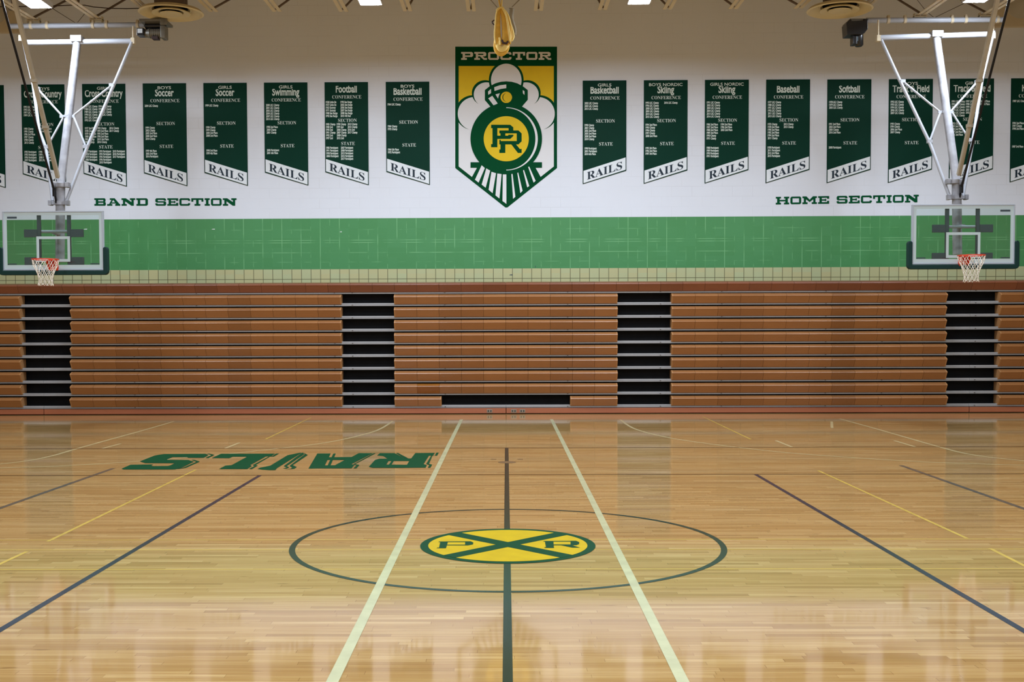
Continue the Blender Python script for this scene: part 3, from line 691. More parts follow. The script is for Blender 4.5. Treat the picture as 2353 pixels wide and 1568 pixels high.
# ------------------------------------------------------------------ telescopic bleachers, pushed closed
def bx(px, py=800): return at(px, py, Y=24.33).x
MOD = 51.1 * 24.4 / F
banks = [(XL + 0.1, bx(94), 'closed wooden bleacher bank at the far left photo edge'),
         (bx(94), bx(1162.5), 'closed wooden bleacher bank left of the middle seam'),
         (bx(1162.5), bx(2233), 'closed wooden bleacher bank right of the middle seam'),
         (bx(2233), XR - 0.1, 'closed wooden bleacher bank at the far right photo edge')]
secs = [(-420, 45), (162, 783), (907, 1162.5), (1162.5, 1418), (1545, 2175), (2299, 2760)]
ZS = [0.136 + 0.268 * k for k in range(9)] + [2.535]
jit = [3, 1.5, 1, 0.5, 0, -1, -1.5, -1.5, 0]
def bench_profile(z0, hgt):
    """rounded bull-nose at the top front, face sloping back below"""
    yf = 24.315; p = []
    p = [(yf + 0.11, z0 + hgt), (yf + 0.040, z0 + hgt - 0.024), (yf + 0.022, z0 + hgt - 0.034), (yf + 0.009, z0 + hgt - 0.045), (yf + 0.001, z0 + hgt - 0.057)]
    p += [(yf + 0.006, z0 + hgt - 0.066), (yf + 0.018, z0 + hgt - 0.078), (yf + 0.10, z0), (yf + 0.30, z0), (yf + 0.30, z0 + hgt)]
    return p
for bi, (X0, X1, lab) in enumerate(banks):
    t = thing('bleacher_bank', ((X0 + X1) / 2, KICK_Y, 0), lab, 'bleachers', 'closed bleacher banks along the back wall')
    g_ = 0.006
    b = MB(); b.box(X0 + g_, X1 - g_, KICK_Y - 0.02, KICK_Y + 0.02, 0.016, 0.124); bevel(b.build('kick_board', M['kick'], t), 0.004)
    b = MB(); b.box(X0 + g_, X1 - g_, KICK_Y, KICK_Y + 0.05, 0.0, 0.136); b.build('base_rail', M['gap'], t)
    b = MB(); b.box(X0, X1, 24.66, 24.70, 0.03, 2.76); b.build('riser_panel', M['riser'], t)
    b = MB()
    for x_ in (X0 + 0.02, X1 - 0.05): b.box(x_, x_ + 0.03, 24.70, 25.35, 0.0, 2.55)
    b.build('understructure', M['black'], t)
    for k, zs in enumerate(ZS):
        b = MB()
        h_ = 0.027
        b.prism_x([(24.428, zs), (24.428, zs + h_ - .004), (24.444, zs + h_ - .002), (24.444, zs + h_ + .004), (24.438, zs + h_ + .006), (24.442, zs + 0.058), (24.66, zs + 0.058), (24.66, zs + 0.02), (24.45, zs + 0.02), (24.45, zs)][::-1], X0 + 0.002, X1 - 0.002)
        b.build('tread_nosing', M['nosing'], t)
        b = MB(); b.box(X0 + .004, X1 - .004, 24.46, 24.66, zs + 0.058, zs + 0.0600); b.build('deck', M['riser'], t)
        # bolt heads along the nosing
        hgt = 0.206 if k < 9 else 0.205
        if k == 9: runs = [(X0, X1)]
        else:
            runs = []
            for (s0, s1) in secs:
                j = jit[k] if s0 != 1162.5 else 0
                j1 = jit[k] if s1 != 1162.5 else 0
                if k == 0 and s1 == 1162.5: s1 = 1012
                if k == 0 and s0 == 1162.5: s0 = 1312
                a, c = bx(s0 - (j if s0 in (162,) else 0)), bx(s1 + (j if s1 in (2175,) else 0))
                a, c = max(a, X0), min(c, X1)
                if c - a > 0.05: runs.append((a, c))
        for (a, c) in runs:
            n = max(1, round((c - a) / MOD)); b = MB(); w_ = (c - a) / n
            prof = bench_profile(zs + 0.033, hgt)
            for q in range(n):
                gl_ = 0.0022
                odd = (bi == 1 and k == 1 and abs(a + w_ * q - bx(958)) < 0.1)
                x0, x1 = a + w_ * q + gl_, a + w_ * (q + 1) - gl_
                b.prism_x(prof, x0, x1, 2 if odd else 0)
            if k < 9:
                capr = [(y - 0.002 if y < 24.5 else y, z) for y, z in prof]
                if abs(a - X0) > 0.01: b.prism_x(capr, a - 0.012, a + 0.012, 1)
                if abs(c - X1) > 0.01: b.prism_x(capr, c - 0.012, c + 0.012, 1)
            b.build('bench_seat', [M['bench'] if k < 9 else M['topbench'], M['endcap'], M['oddbench']], t, recalc=True)
    # outlet plates screwed to the kick board
    for px, bank in ((1125, 1), (1180.5, 2), (1200.5, 2)):
        if bank == bi:
            p = at(px, 945, Y=KICK_Y - 0.025)
            b = MB(); b.box(p.x - 0.058, p.x + 0.058, KICK_Y - 0.027, KICK_Y - 0.019, p.z - 0.036, p.z + 0.036)
            pl = bevel(b.build('outlet_plate', M['plate'], t), 0.002)
            b = MB()
            for dx in (-0.026, 0.026): b.box(p.x + dx - 0.015, p.x + dx + 0.015, KICK_Y - 0.030, KICK_Y - 0.026, p.z - 0.02, p.z + 0.02)
            b.build('socket', M['socket'], pl)
    # bolts on the nosings
    b = MB()
    for k, zs in enumerate(ZS):
        for px in (305 + 0 * k, 450, 768 - 0, 809, 1022, 1161.5 + 0, 1305, 1519, 1660, 1900, 2030, 2245):
            xx = bx(px)
            if X0 + .05 < xx < X1 - .05: b.box(xx - 0.012, xx + 0.012, 24.4215, 24.4290, zs + 0.014, zs + 0.027)
    if b.v: b.build('nosing_bolts', M['socket'], t)

# ------------------------------------------------------------------ basketball goals
def tubeP(pts, r, **k):
    b = MB(); b.tube(pts, r, **k); return b
def goal(d, label, s):
    D0 = 21.0
    P = lambda px, py, D: at(px, py, Y=D)
    c = P(d['cx'], 550, D0); zb = d['ztop'] - 1.07
    t = thing('basketball_goal', (c.x, D0, 0), label, 'basketball hoop', 'ceiling hung basketball goals')
    hw = 0.915; x0, x1 = c.x - hw, c.x + hw; z0, z1 = zb, zb + 1.07
    # backboard with its own pieces
    gb = MB(); gb.box(x0 + 0.02, x1 - 0.02, D0 - 0.006, D0 + 0.006, z0 + 0.02, z1 - 0.02); board = gb.build('backboard', M['glass'], t)
    b = MB(); fw_ = 0.028
    b.box(x0, x1, D0 - 0.02, D0 + 0.045, z1 - fw_, z1); b.box(x0, x1, D0 - 0.02, D0 + 0.045, z0, z0 + fw_)
    b.box(x0, x0 + fw_, D0 - 0.02, D0 + 0.045, z0 + fw_, z1 - fw_); b.box(x1 - fw_, x1, D0 - 0.02, D0 + 0.045, z0 + fw_, z1 - fw_)
    bevel(b.build('frame', M['frame'], board), 0.004)
    b = MB(); yb = D0 - 0.008; a, e = fw_, fw_ + 0.05
    b.box(x0 + a, x1 - a, yb - .001, yb + .001, z1 - e, z1 - a); b.box(x0 + a, x1 - a, yb - .001, yb + .001, z0 + a, z0 + e + 0.02)
    b.box(x0 + a, x0 + e, yb - .001, yb + .001, z0 + e + .02, z1 - e); b.box(x1 - e, x1 - a, yb - .001, yb + .001, z0 + e + .02, z1 - e)
    b.build('border_line', M['line_white'], board)
    zi = 3.05 - 0.02
    b = MB(); q = 0.305; l = 0.048
    b.box(c.x - q, c.x + q, yb - .001, yb + .001, zi + 0.457 - l, zi + 0.457); b.box(c.x - q, c.x + q, yb - .001, yb + .001, zi, zi + l)
    b.box(c.x - q, c.x - q + l, yb - .001, yb + .001, zi + l, zi + .457 - l); b.box(c.x + q - l, c.x + q, yb - .001, yb + .001, zi + l, zi + .457 - l)
    b.build('target_square', M['line_white'], board)
    b = MB()
    sx = -1 if s < 0 else 1
    cx_ = c.x + sx * 0.74
    b.box(cx_ - 0.088, cx_ + 0.088, yb - .003, yb - .001, z1 - 0.135, z1 - 0.10)
    for q_ in (-1, 1): b.box(c.x + q_ * 0.75 - 0.08, c.x + q_ * 0.75 + 0.08, yb - .003, yb - .001, z0 + 0.105, z0 + 0.125)
    b.build('decals', M['sticker'], board)
    # foam edge padding: U around the lower edge
    o_, h_, r_ = 0.078, 0.42, 0.05
    out = [(x0 - o_, z0 + h_ - r_)] + [(x0 - o_ + r_ * (1 - cos(a_)), z0 + h_ - r_ + r_ * sin(a_)) for a_ in (pi / 8, pi / 4, 3 * pi / 8, pi / 2)] + [(x0 + 0.006, z0 + h_ - 0.02), (x0 + 0.006, z0 - 0.004)]
    right = [(2 * c.x - x, z) for x, z in out[::-1]]
    R2 = 0.07; zb2 = z0 - 0.085
    br = [(x1 + o_ - R2 + R2 * cos(a_), zb2 + R2 - R2 * sin(a_)) for a_ in (0, pi / 8, pi / 4, 3 * pi / 8, pi / 2)]
    bl = [(2 * c.x - x, z) for x, z in br[::-1]]
    b = MB(); b.prism_y(out + right + br + bl, D0 - 0.045, D0 + 0.06); o = b.build('edge_padding', M['pad'], board, recalc=True); bevel(o, 0.012, 3)
    # mounting frame behind the glass
    b = MB()
    for q_ in (-1, 1):
        xx = c.x + q_ * 0.273
        b.box(xx - 0.032, xx + 0.032, D0 + 0.02, D0 + 0.07, z0 + 0.06, z1 - 0.03)
        for zz in (d['zc1'], d['zc2']):
            xa, xb = (xx + 0.032, xx + 0.032 + 0.235) if q_ > 0 else (xx - 0.032 - 0.235, xx - 0.032)
            b.box(xa, xb, D0 + 0.015, D0 + 0.05, zz - 0.07, zz + 0.07)
    bevel(b.build('mounting_frame', M['bracket'], t), 0.005)
    b = MB()
    for zz in (d['zc1'] + 0.035, d['zc2'] + 0.01): b.tube([(c.x - 0.25, D0 + 0.09, zz), (c.x + 0.25, D0 + 0.09, zz)], 0.028)
    b.build('cross_tubes', M['white_steel'], t)
    # mast
    lowD = 21.40
    b = tubeP([P(d['m0'][0], d['m0'][1], lowD), P(d['m1'][0], d['m1'][1], lowD)], 0.083, seg=24)
    b.tube([P(d['m0'][0], d['m0'][1] - 62, lowD) + Vector((0, -0.31, 0)), P(d['m0'][0], d['m0'][1] - 62, lowD)], 0.035)
    b.build('lower_mast', M['mast'], t)
    m1 = P(*d['m1'], lowD); m2 = P(*d['m2'], 22.1)
    b = tubeP([m1, m2], 0.074, seg=24); b.build('upper_mast', M['mast'], t)
    # clamps
    for (cc, wd_) in ((d['clamp1'], 0.155), (d['clamp2'], 0.125)):
        p = P(cc[0], cc[1], lowD - 0.02)
        b = MB(); b.tube([p + Vector((0, 0, -0.035)), p + Vector((0, 0, 0.035))], 0.098, seg=24)
        b.box(p.x - wd_, p.x + wd_, p.y - 0.05, p.y + 0.03, p.z - 0.032, p.z + 0.032)
        for q_ in (-1, 1): b.box(p.x + q_ * wd_ - 0.03, p.x + q_ * wd_ + 0.03, p.y - 0.08, p.y + 0.05, p.z - 0.045, p.z + 0.05)
        bevel(b.build('clamp', M['mast'], t), 0.008)
    # hinge crossbar at the top
    tl, tr_ = P(*d['tl'], 22.1), P(*d['tr'], 22.1)
    b = tubeP([tl, tr_], 0.052, seg=20)
    b.box(m2.x - 0.1, m2.x + 0.1, 22.0, 22.2, m2.z - 0.035, m2.z + 0.075)
    b.build('top_crossbar', M['white_steel'], t)
    for hp in (d['hl'], d['hr']):
        b = MB(); a_ = P(*hp[0], 22.1); e_ = P(*hp[1], 22.1); b.tube([a_, e_], 0.016, seg=8)
        b.box(e_.x - 0.035, e_.x + 0.035, 22.05, 22.15, e_.z - 0.06, e_.z + 0.05); b.build('hanger', M['cream_steel'], t)
    # side braces, hub struts, folding brace, strap
    def dep(py, a0=m1, a1=m2):
        z = P(0, py, 21.7).z; f = min(max((z - a0.z) / (a1.z - a0.z), 0), 1); return a0.y + (a1.y - a0.y) * f
    for pl_ in (d['bl'], d['br']):
        b = MB(); b.tube([P(x, y, dep(y)) for x, y in pl_], 0.030, seg=14); b.build('side_brace', M['white_steel'], t)
    hub = P(*d['hub'], dep(d['hub'][1]))
    b = MB(); b.tube([hub + Vector((0, 0, -0.02)), hub + Vector((0, 0, 0.02))], 0.082, seg=24)
    b.box(hub.x - 0.14, hub.x + 0.14, hub.y - 0.02, hub.y + 0.02, hub.z - 0.025, hub.z + 0.025); b.build('hub_collar', M['white_steel'], t)
    for (p_, q_) in d['struts']:
        b = MB(); b.tube([P(*p_, dep(p_[1])), P(*q_, dep(q_[1]))], 0.020, seg=10)
        e_ = P(*q_, dep(q_[1])); b.box(e_.x - 0.045, e_.x + 0.045, e_.y - 0.035, e_.y + 0.035, e_.z - 0.03, e_.z + 0.03)
        b.build('strut', M['white_steel'], t)
    f0 = P(*d['f0'], 21.28); f1 = P(*d['f1'], 19.3); f2 = f0 + (f1 - f0) * 1.28
    b = MB(); b.tube([f0, f2], 0.032, square=True)
    for fr_ in (0.30, 0.56): pp = f0.lerp(f1, fr_); b.box(pp.x - 0.045, pp.x + 0.045, pp.y - 0.05, pp.y + 0.05, pp.z - 0.03, pp.z + 0.03)
    b.build('folding_brace', M['tan_steel'], t)
    s0 = P(*d['s0'], 21.25); s1 = P(*d['s1'], 19.1); s2 = s0 + (s1 - s0) * 1.25
    b = MB(); b.tube([s0, s2], 0.021, seg=10); b.tube([s0 + Vector((0, 0, -0.09)), s0 + Vector((0, 0, 0.06))], 0.035, seg=10)
    b.tube([s0, P(d['clamp1'][0] - 10 * s * -1 * 0 + (d['s0'][0] - d['clamp1'][0]) * 0.6, d['clamp1'][1], 21.3)], 0.02, seg=8)
    b.build('safety_strap', M['rubber'], t)
    # rim and net
    rz = 3.05; rc_ = Vector((c.x, D0 - 0.006 - 0.15 - 0.2286, rz))
    b = MB(); b.tube([rc_ + Vector((0.2286 * cos(2 * pi * k / 48), 0.2286 * sin(2 * pi * k / 48), 0)) for k in range(48)], 0.009, seg=10, closed=True)
    rim = b.build('rim', M['rim'], t)
    b = MB()
    b.box(c.x - 0.09, c.x + 0.09, D0 - 0.03, D0 - 0.008, rz - 0.19, rz + 0.03)
    pr = [(D0 - 0.03, rz - 0.19), (D0 - 0.15, rz - 0.03), (D0 - 0.155, rz + 0.004), (D0 - 0.03, rz + 0.004)]
    for q_ in (-1, 1): b.prism_x(pr, c.x + q_ * 0.075 - 0.006, c.x + q_ * 0.075 + 0.006)
    b.box(c.x - 0.081, c.x + 0.081, D0 - 0.17, D0 - 0.03, rz - 0.006, rz + 0.004)
    b.build('rim_bracket', M['rim'], rim)
    b = MB(); N = 12; rows = [(0, 0.2286), (0.10, 0.205), (0.19, 0.165), (0.27, 0.135), (0.34, 0.118), (0.41, 0.122), (0.46, 0.135)]
    def npt(a_, k):
        dz, rr = rows[k]; ang = 2 * pi * (a_ + 0.5 * (k % 2)) / N
        return rc_ + Vector(((rr + random.uniform(-.006, .006)) * cos(ang), rr * sin(ang), -dz - 0.004 + random.uniform(-.008, .008)))
    pts = [[npt(a_, k) for a_ in range(N)] for k in range(len(rows))]
    for k in range(len(rows) - 1):
        for a_ in range(N):
            for dd in ((0, -1) if (k + 1) % 2 else (0, 1)):
                b.tube([pts[k][a_], pts[k + 1][(a_ + dd) % N]], 0.0045, seg=6, caps=False)
    b.build('net', M['net'], rim)
    return t
zL = 3.945
gl_ = goal(dict(cx=122.5, ztop=3.945, zc1=at(122, 536, Y=21).z, zc2=at(122, 600, Y=21).z, m0=(138, 600), m1=(139, 428), m2=(178, 93), clamp1=(136.5, 467), clamp2=(141, 426),
     tl=(58, 98), tr=(303, 95), hl=((45, 55), (49, 88)), hr=((306, 60), (306, 94)),
     bl=[(50, 80), (76, 195), (90, 300), (106, 342), (121, 462)], br=[(303, 97), (262, 194), (199, 342), (153, 462)],
     hub=(155, 268), struts=[((166, 268), (257, 196)), ((170, 270), (197, 337)), ((144, 268), (86, 204)), ((146, 270), (108, 338))],
     f0=(133, 408), f1=(31, -8), s0=(125, 440), s1=(3, -3)), 'left ceiling-hung basketball goal with glass board, above the left bleachers', -1)
gr_ = goal(dict(cx=2213, ztop=3.985, zc1=at(2213, 525, Y=21).z, zc2=at(2213, 590, Y=21).z, m0=(2200, 585), m1=(2198, 420), m2=(2151, 82), clamp1=(2199, 454), clamp2=(2193, 418),
     tl=(2021, 87), tr=(2276, 79), hl=((2018, 46), (2018, 88)), hr=((2284, 46), (2281, 82)),
     bl=[(2025, 92), (2067, 184), (2137, 330), (2181, 450)], br=[(2284, 72), (2257, 182), (2236, 320), (2213, 450)],
     hub=(2173, 258), struts=[((2162, 259), (2074, 187)), ((2160, 260), (2136, 325)), ((2185, 256), (2246, 188)), ((2187, 258), (2228, 322))],
     f0=(2203, 402), f1=(2292, -3), s0=(2209, 432), s1=(2320, -3)), 'right ceiling-hung basketball goal with glass board, above the right bleachers', 1)

# ------------------------------------------------------------------ roof joists
JO = [(80, 48, 'above the left goal crossbar, left of the lit lamp corner'), (224, 45, 'resting on the left support pipe'), (342, 27, 'partly hidden by the left round diffuser'), (491, 27.5, 'just right of the left round diffuser'),
      (637, 27, 'above the Girls Swimming banner'), (790, 27, 'above the Football banner'), (937, 26, 'above the Boys Basketball banner'), (1083, 26, 'above the left half of the crest'),
      (1237, 25, 'above the right half of the crest'), (1384, 23, 'above the Girls Basketball banner'), (1533, 22, 'above the Boys Nordic Skiing banner'), (1684, 21, 'above the Girls Nordic Skiing banner'),
      (1834, 20, 'above the Baseball banner'), (1984, 19, 'partly hidden by the right round diffuser'), (2112, 38, 'resting on the right support pipe'), (2262, 36, 'above the right goal crossbar, beside its folding brace')]
for px, py, where in JO:
    plate = py > 30
    D = 22.45 if plate else 22.15
    p = at(px, py, Y=D); t = thing('roof_joist', (p.x, D, p.z), 'cream steel roof joist ' + where, 'joist', 'open web roof joists')
    yK, yE = 17.0, YB + 0.05
    z0, z1 = p.z, p.z - 0.02 * (D - yK)
    b = MB()
    for q in (-1, 1):
        xa, xb = (p.x + q * 0.017, p.x + q * 0.085)
        xa, xb = min(xa, xb), max(xa, xb)
        vs = [(xa, D, z0), (xb, D, z0), (xb, D, z0 + 0.012), (xa, D, z0 + 0.012), (xa, yK, z1), (xb, yK, z1), (xb, yK, z1 + .012), (xa, yK, z1 + .012), (xa, yE, z1), (xb, yE, z1), (xb, yE, z1 + .012), (xa, yE, z1 + .012)]
        fs = [(0, 1, 2, 3)]
        for s_ in (0, 4):
            fs += [(s_ + i, s_ + 4 + i, s_ + 4 + (i + 1) % 4, s_ + (i + 1) % 4) for i in range(4)]
        fs.append((11, 10, 9, 8)); b.mesh(vs, fs)
        xi = p.x + q * 0.017
        b.box(min(xi, xi + q * .006), max(xi, xi + q * .006), yE, yK, z1 + .012, z1 + 0.07)
    b.build('bottom_chord', M['cream_steel'], t, recalc=True)
    b = MB(); zt = CEIL_Z - 0.06
    for q in (-1, 1):
        xa, xb = sorted((p.x + q * 0.017, p.x + q * 0.085)); b.box(xa, xb, yE, WALL_Y, zt, zt + 0.06)
    b.build('top_chord', M['cream_steel'], t)
    b = MB(); y = D - 0.25; up = True; zb_ = lambda yy: z1 + 0.03 + max(0, (yy - yK)) * 0.02
    b.tube([(p.x, D - 0.1, zb_(D - .1)), (p.x, WALL_Y - 0.1, zt)], 0.022, seg=8); y = D - 1.0
    b.tube([(p.x, y, zb_(y)), (p.x, y + 0.6, zt)], 0.014, seg=6)
    while y > yE + 1.6:
        b.tube([(p.x, y, zb_(y)), (p.x, y - 0.75, zt)], 0.014, seg=6); b.tube([(p.x, y - 0.75, zt), (p.x, y - 1.5, zb_(y - 1.5))], 0.014, seg=6); y -= 1.5
    b.build('web', M['dark_steel'], t)
    if plate:
        b = MB(); b.box(p.x - 0.12, p.x + 0.12, D - 0.1, D + 0.02, z0 - 0.03, z0 - 0.012)
        for q in (-1, 1): b.box(p.x + q * 0.11 - .01, p.x + q * .11 + .01, D - 0.08, D - 0.0, z0 - 0.07, z0 + 0.04)
        b.build('bearing_plate', M['cream_steel'], t)

# support pipes the goals hang from
for (a, c, lab) in (((22, 60.5), (332, 57), 'white horizontal support pipe under the joists at upper left'), ((1990, 47), (2308, 45.5), 'white horizontal support pipe under the joists at upper right')):
    p, q = at(*a, Y=22.35), at(*c, Y=22.35)
    t = thing('support_pipe', p, lab, 'pipe', 'goal support pipes')
    b = tubeP([p, q], 0.050, seg=20); b.build('pipe', M['white_steel'], t)
    for f_ in (0.16, 0.28, 0.62, 0.72, 0.95):
        e = p.lerp(q, f_); dr = (q - p).normalized() * 0.025
        b = MB(); b.tube([e - dr, e + dr], 0.062, seg=20); b.box(e.x - .02, e.x + .02, 22.31, 22.39, e.z + 0.04, e.z + 0.09); b.build('pipe_clamp', M['cream_steel'], t)

# hoist winches
def winch_left():
    o = at(356, 92, Y=22.2); P = lambda px, py, D=22.2: at(px, py, Y=D)
    t = thing('hoist_winch', o, 'grey electric hoist winch with horizontal motor under the left diffuser', 'winch', 'goal hoist winches')
    a, c = P(327, 55), P(387, 49)
    b = MB(); b.box(a.x, c.x, 22.0, 22.5, a.z, c.z); b.box(a.x + 0.4, c.x + 0.03, 21.98, 22.02, a.z - 0.07, c.z); bevel(b.build('mounting_plate', M['motor_grey'], t), 0.006)
    b = tubeP([P(335, 60, 22.25), P(380, 59, 22.25)], 0.065, seg=20); b.build('cable_drum', M['motor_black'], t)
    m_ = tubeP([P(346, 77), P(378, 76)], 0.085, seg=24); m_.tube([P(334, 77), P(346, 77)], [0.07, 0.095], seg=24); m_.tube([P(377, 76), P(382, 76)], [0.095, 0.08], seg=24)
    for k in range(6): pp = P(349 + k * 4.6, 77); m_.tube([pp + Vector((-.006, 0, 0)), pp + Vector((.006, 0, 0))], 0.091, seg=24)
    m_.build('motor', M['motor_grey'], t)
    b = MB(); a, c = P(371, 90), P(382, 60); b.box(a.x, c.x, 22.1, 22.34, a.z, c.z); bevel(b.build('gearbox', M['motor_grey'], t), 0.02, 3)
    b = MB(); a, c = P(318, 84), P(334, 67); b.box(a.x, c.x, 22.1, 22.3, a.z, c.z); sb = bevel(b.build('switch_box', M['motor_black'], t), 0.006)
    b = MB(); a, c = P(320, 79), P(331, 69); b.box(a.x, c.x, 22.094, 22.098, a.z, c.z); b.build('label_plate', M['label'], sb)
    b = MB(); a, c = P(352, 92), P(366, 86); b.box(a.x, c.x, 22.1, 22.25, a.z, c.z); b.build('terminal_box', M['hook'], t)
def winch_right():
    o = at(1968, 107, Y=22.2); P = lambda px, py, D=22.2: at(px, py, Y=D)
    t = thing('hoist_winch', o, 'black electric hoist winch with upright motor under the right diffuser', 'winch', 'goal hoist winches')
    b = MB(); a, c = P(1950, 52), P(1985, 45); b.box(a.x, c.x, 22.12, 22.6, a.z, c.z); bevel(b.build('mounting_plate', M['motor_grey'], t), 0.006)
    b = MB(); q = [P(x, y) for x, y in ((1952, 83), (1943, 83), (1941, 56), (1950, 47), (1953, 50), (1953, 52), (1980, 51), (1980, 47), (1992, 47), (1989, 52), (1990, 70), (1982, 80), (1975, 83))]
    b.prism_y([(v.x, v.z) for v in q], 22.08, 22.4); bevel(b.build('gearbox', M['motor_black'], t, recalc=True), 0.008)
    b = tubeP([P(1973, 80, 22.24), P(1973, 104, 22.24), P(1973, 107, 22.24)], [0.085, 0.085, 0.06], seg=28); b.build('motor', M['motor_black'], t)
    b = MB(); a, c = P(1956.5, 104), P(1966, 85); b.box(a.x, c.x, 22.1, 22.3, a.z, c.z); sb = bevel(b.build('switch_box', M['motor_black'], t), 0.01, 3)
    b = MB(); a, c = P(1964, 96), P(1970, 86); b.box(a.x, c.x, 22.135, 22.145, a.z, c.z); b.build('label_plate', M['bracket'], sb)
winch_left(); winch_right()

# round ceiling diffusers
def diffuser(px, py, lab):
    D = 21.7; p = at(px, py, Y=D)
    t = thing('air_diffuser', p, lab, 'air vent', 'round ceiling diffusers')
    b = MB(); b.lathe([(0.31, 0.085), (0.55, 0.015), (0.592, -0.035), (0.56, -0.05), (0.52, -0.028), (0.37, 0.03), (0.345, 0.025), (0.31, 0.06)], 64, 0, p)
    b.build('outer_cone', M['diff'], t, recalc=True)
    b = MB(); b.lathe([(0.205, 0.04), (0.345, -0.03), (0.35, -0.045), (0.335, -0.05), (0.225, -0.02), (0.20, 0.02)], 64, 0, p); b.build('middle_cone', M['diff'], t, recalc=True)
    b = MB(); b.lathe([(0, 0.0), (0.14, -0.02), (0.205, -0.045), (0.20, -0.055), (0, -0.05)], 64, 0, p, closed=False); b.build('center_disc', M['diff'], t, recalc=True)
    b = MB(); b.lathe([(0, 0.09), (0.30, 0.09), (0.30, CEIL_Z - 0.005 - p.z), (0, CEIL_Z - 0.005 - p.z)], 48, 0, p, closed=False); b.build('neck_duct', M['dark_steel'], t, recalc=True)
    b = MB(); b.lathe([(0, 0.05), (0.305, 0.05), (0.305, 0.084), (0, 0.084)], 48, 0, p, closed=False); b.build('damper', M['black'], t, recalc=True)
diffuser(393, 26, 'round beige ceiling diffuser at upper left above the winch')
diffuser(1929.5, 19, 'round beige ceiling diffuser at upper right above the winch')

# round ducts in the upper corners
for (px, py, lab) in ((-14, 20, 'beige round duct at the top left corner of the photo'), (2345, 7, 'beige round duct at the top right corner of the photo')):
    p = at(px, py, Y=24.2)
    b = MB(); b.tube([(p.x, 24.2, p.z), (p.x, YB + .1, p.z)], 0.31, seg=40); o = b.build('round_duct', M['duct'], None, origin=p)
    tag(o, lab, 'duct', 'round ducts')

# thin cables near the ceiling
def cable(pts, D, r, lab):
    P = [at(x, y, Y=D) for x, y in pts]; b = MB(); b.tube(P, r, seg=6)
    o = b.build('cable', M['hook'], None, origin=P[0]); tag(o, lab, 'cable', 'thin ceiling cables')
cable([(-30, 17), (8, 15), (60, 15), (118, 14), (160, 12), (195, 12), (215, 16), (250, 19), (290, 20), (321, 19)], 22.9, 0.009, 'thin dark cable sagging between upper left lamp and diffuser')
cable([(112, 14), (172, 51.8)], 22.35, 0.005, 'thin guy wire from the left lamp down to the support pipe')
cable([(200, 25), (178, 51.8)], 22.35, 0.005, 'thin guy wire crossing the joist above the left support pipe')
cable([(2108, 0), (2128, 26), (2145, 39.3)], 22.35, 0.005, 'thin guy wire falling to the right support pipe from its left')
cable([(2215, 8), (2150, 39.3)], 22.35, 0.005, 'thin guy wire rising right from the right support pipe')

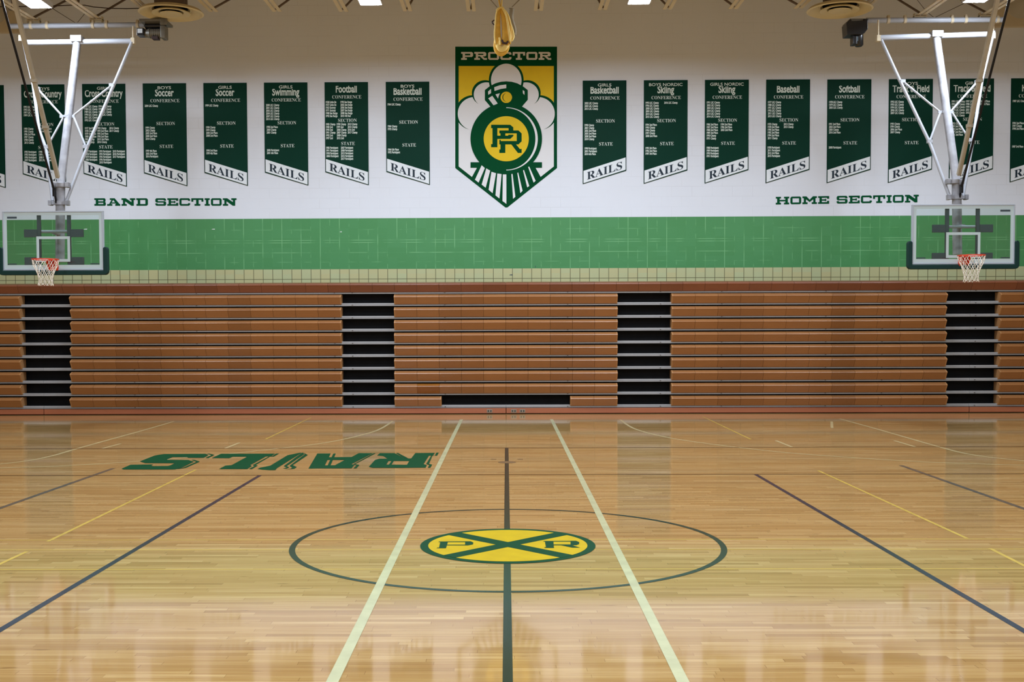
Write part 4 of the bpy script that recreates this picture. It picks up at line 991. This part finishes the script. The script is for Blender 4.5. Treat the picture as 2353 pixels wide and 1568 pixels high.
# ------------------------------------------------------------------ yellow climbing strap bundle
def strap_bundle():
    D = 20.5; P = lambda px, py, dd=0.0: at(px, py, Y=D + dd)
    c5s = lambda x, y: (1100 + x / 10.45, y / 10.45)
    t = thing('strap_bundle', P(1155, 130), 'bundle of yellow webbing straps hanging over the top of the crest', 'rope')
    def loop(pts, w, dd, m, name='strap', th=0.008):
        q = [Vector(P(*c5s(x, y), dd + e)) for x, y, e in pts]
        q2 = []
        for i in range(len(q) - 1):
            a = q[max(i - 1, 0)]; b_ = q[i]; c_ = q[i + 1]; d_ = q[min(i + 2, len(q) - 1)]
            for j in range(5):
                s = j / 5
                q2.append(0.5 * ((2 * b_) + (c_ - a) * s + (2 * a - 5 * b_ + 4 * c_ - d_) * s * s + (-a + 3 * b_ - 3 * c_ + d_) * s ** 3))
        q2.append(q[-1]); b = MB(); n = len(q2); vs = []
        for i, p in enumerate(q2):
            tt = (q2[min(i + 1, n - 1)] - q2[max(i - 1, 0)]).normalized(); sd = tt.cross(Vector((0, 1, 0))).normalized(); f = w if not isinstance(w, list) else w[0] + (w[1] - w[0]) * i / (n - 1)
            nn = Vector((0, 1, 0))
            for k in range(10):
                a_ = 2 * pi * k / 10; vs.append(p + sd * cos(a_) * f / 2 + nn * sin(a_) * (th + f * 0.18))
        fs = [(i * 10 + k, i * 10 + (k + 1) % 10, (i + 1) * 10 + (k + 1) % 10, (i + 1) * 10 + k) for i in range(n - 1) for k in range(10)]
        fs += [tuple(range(9, -1, -1)), tuple((n - 1) * 10 + k for k in range(10))]
        b.mesh(vs, fs, 0, True); return b.build(name, m, t, recalc=True)
    loop([(520, 190, 0), (470, 320, 0), (455, 600, 0), (450, 850, 0), (470, 1000, 0), (510, 1100, 0)], [0.06, 0.155], 0.0, M['rope'])
    loop([(545, 190, 0), (580, 330, 0), (620, 600, 0), (640, 850, 0), (640, 960, 0), (655, 1050, 0)], [0.06, 0.15], -0.01, M['rope'])
    loop([(560, 190, 0), (640, 330, 0), (700, 560, 0), (740, 800, 0), (755, 1010, 0)], [0.03, 0.035], -0.05, M['ropepale'])
    loop([(570, 200, 0), (670, 360, 0), (740, 560, 0), (770, 800, 0), (745, 1060, 0)], [0.03, 0.04], -0.03, M['rope'])
    loop([(580, 200, 0), (700, 360, 0), (770, 600, 0), (820, 780, 0), (825, 900, 0), (780, 980, 0)], [0.03, 0.05], 0.02, M['ropepale'])
    loop([(500, 200, 0), (430, 300, 0), (400, 600, 0), (385, 850, 0), (410, 1060, 0)], [0.03, 0.03], -0.02, M['ropepale'])
    loop([(420, 950, 0), (400, 1100, 0), (430, 1230, 0), (530, 1310, 0), (640, 1250, 0), (690, 1150, 0), (690, 1040, 0)], 0.07, 0.03, M['rope'])
    loop([(520, 980, 0), (480, 1100, 0), (540, 1190, 0), (620, 1150, 0), (660, 1080, 0)], 0.10, -0.01, M['ropepale'])
    loop([(500, 900, 0), (515, 1000, 0), (520, 1080, 0)], 0.035, -0.06, M['ropepale'])
    loop([(430, 255, 0), (480, 200, 0), (550, 175, 0), (600, 200, 0)], 0.035, -0.06, M['ropepale'], 'tie')
    loop([(480, -60, 0), (500, 80, 0), (520, 190, 0)], 0.03, 0.0, M['rope'], 'suspension_strap')
    loop([(560, -60, 0), (550, 80, 0), (545, 190, 0)], 0.028, 0.01, M['ropepale'], 'suspension_strap')
    b = MB(); p = P(*c5s(630, 1035), -0.07); b.tube([p + Vector((-.05, 0, .05)), p + Vector((-.03, -.01, 0)), p + Vector((.03, -.01, -.01)), p + Vector((.05, 0, .03))], 0.02, seg=8); b.build('buckle', M['hook'], t)
    loop([(790, 200, 0.12), (770, 400, 0.12), (810, 560, 0.12), (860, 700, 0.12), (860, 850, 0.12)], [0.10, 0.05], 0.0, M['greyrope'], 'grey_strap')
    loop([(380, 480, 0.1), (320, 530, 0.1), (370, 600, 0.1)], 0.02, 0.0, M['hook'], 'hook')
    # cords fanning up to the roof
    for (x, y) in ((-300, -700), (1700, -700)):
        b = MB(); b.tube([P(*c5s(440 if x < 0 else 800, 180 if x < 0 else 170), 0.1), P(*c5s(x, y), 0.1)], 0.010, seg=6); b.build('cord', M['greyrope'], t)
    b = MB(); b.tube([P(1150, -3), P(1150, -60)], 0.02, seg=8); b.build('suspension_cord', M['rope'], t)
strap_bundle()

# ------------------------------------------------------------------ lamps
def lamp(x, y, z, lab, first):
    t = thing('high_bay_lamp', (x, y, z), lab, 'ceiling light', 'high bay lamps')
    w, l = 0.19, 0.60
    b = MB(); b.box(x - w - .02, x + w + .02, y - l - .02, y + l + .02, z + 0.012, z + 0.09)
    for q in (-1, 1):
        b.box(x + q * (w + .012) - .008, x + q * (w + .012) + .008, y - l - .02, y + l + .02, z - 0.012, z + 0.012)
        b.box(x - w - .02, x + w + .02, y + q * (l + .012) - .008, y + q * (l + .012) + .008, z - 0.012, z + 0.012)
    b.build('housing', M['housing'], t)
    b = MB(); b.box(x - w, x + w, y - l, y + l, z, z + 0.012); b.build('light_panel', M['lamp'], t)
    b = MB()
    for q in (-1, 1): b.tube([(x, y + q * 0.4, z + 0.09), (x, y + q * 0.4, CEIL_Z - 0.002)], 0.006, seg=6)
    b.build('suspension_rod', M['cream_steel'], t)
    ld = bpy.data.lights.new('lamp_light', 'AREA'); ld.shape = 'RECTANGLE'; ld.size = 2 * w; ld.size_y = 2 * l; ld.energy = LAMP_W * (1.12 if first else 0.95); ld.color = LAMP_C; ld.spread = radians(180)
    lo = bpy.data.objects.new('lamp_light', ld); C.objects.link(lo); lo.parent = t; lo.location = (0, 0, -0.004)
ROW0 = [at(px, py, Z=LAMP_Z) for px, py in ((95, 17), (853, 10), (1467, 8), (2237, 4))]
LABS = ['glowing white lamp at the upper left, above the left goal', 'glowing white lamp between the Football and Boys Basketball banners, at the ceiling', 'glowing white lamp above the gap right of the Girls Basketball banner', 'glowing white lamp at the upper right, above the right goal']
for p, lb in zip(ROW0, LABS): lamp(p.x, p.y - 0.6, LAMP_Z, lb, True)
cols = ('far left', 'inner left', 'inner right', 'far right')
for r, (yy, rn) in enumerate(((15.2, 'second'), (9.0, 'third'), (3.0, 'fourth'), (-3.2, 'fifth'))):
    for k, p in enumerate(ROW0): lamp(p.x, yy, LAMP_Z, 'glowing white lamp, %s of the %s ceiling row from the banner wall' % (cols[k], rn), False)
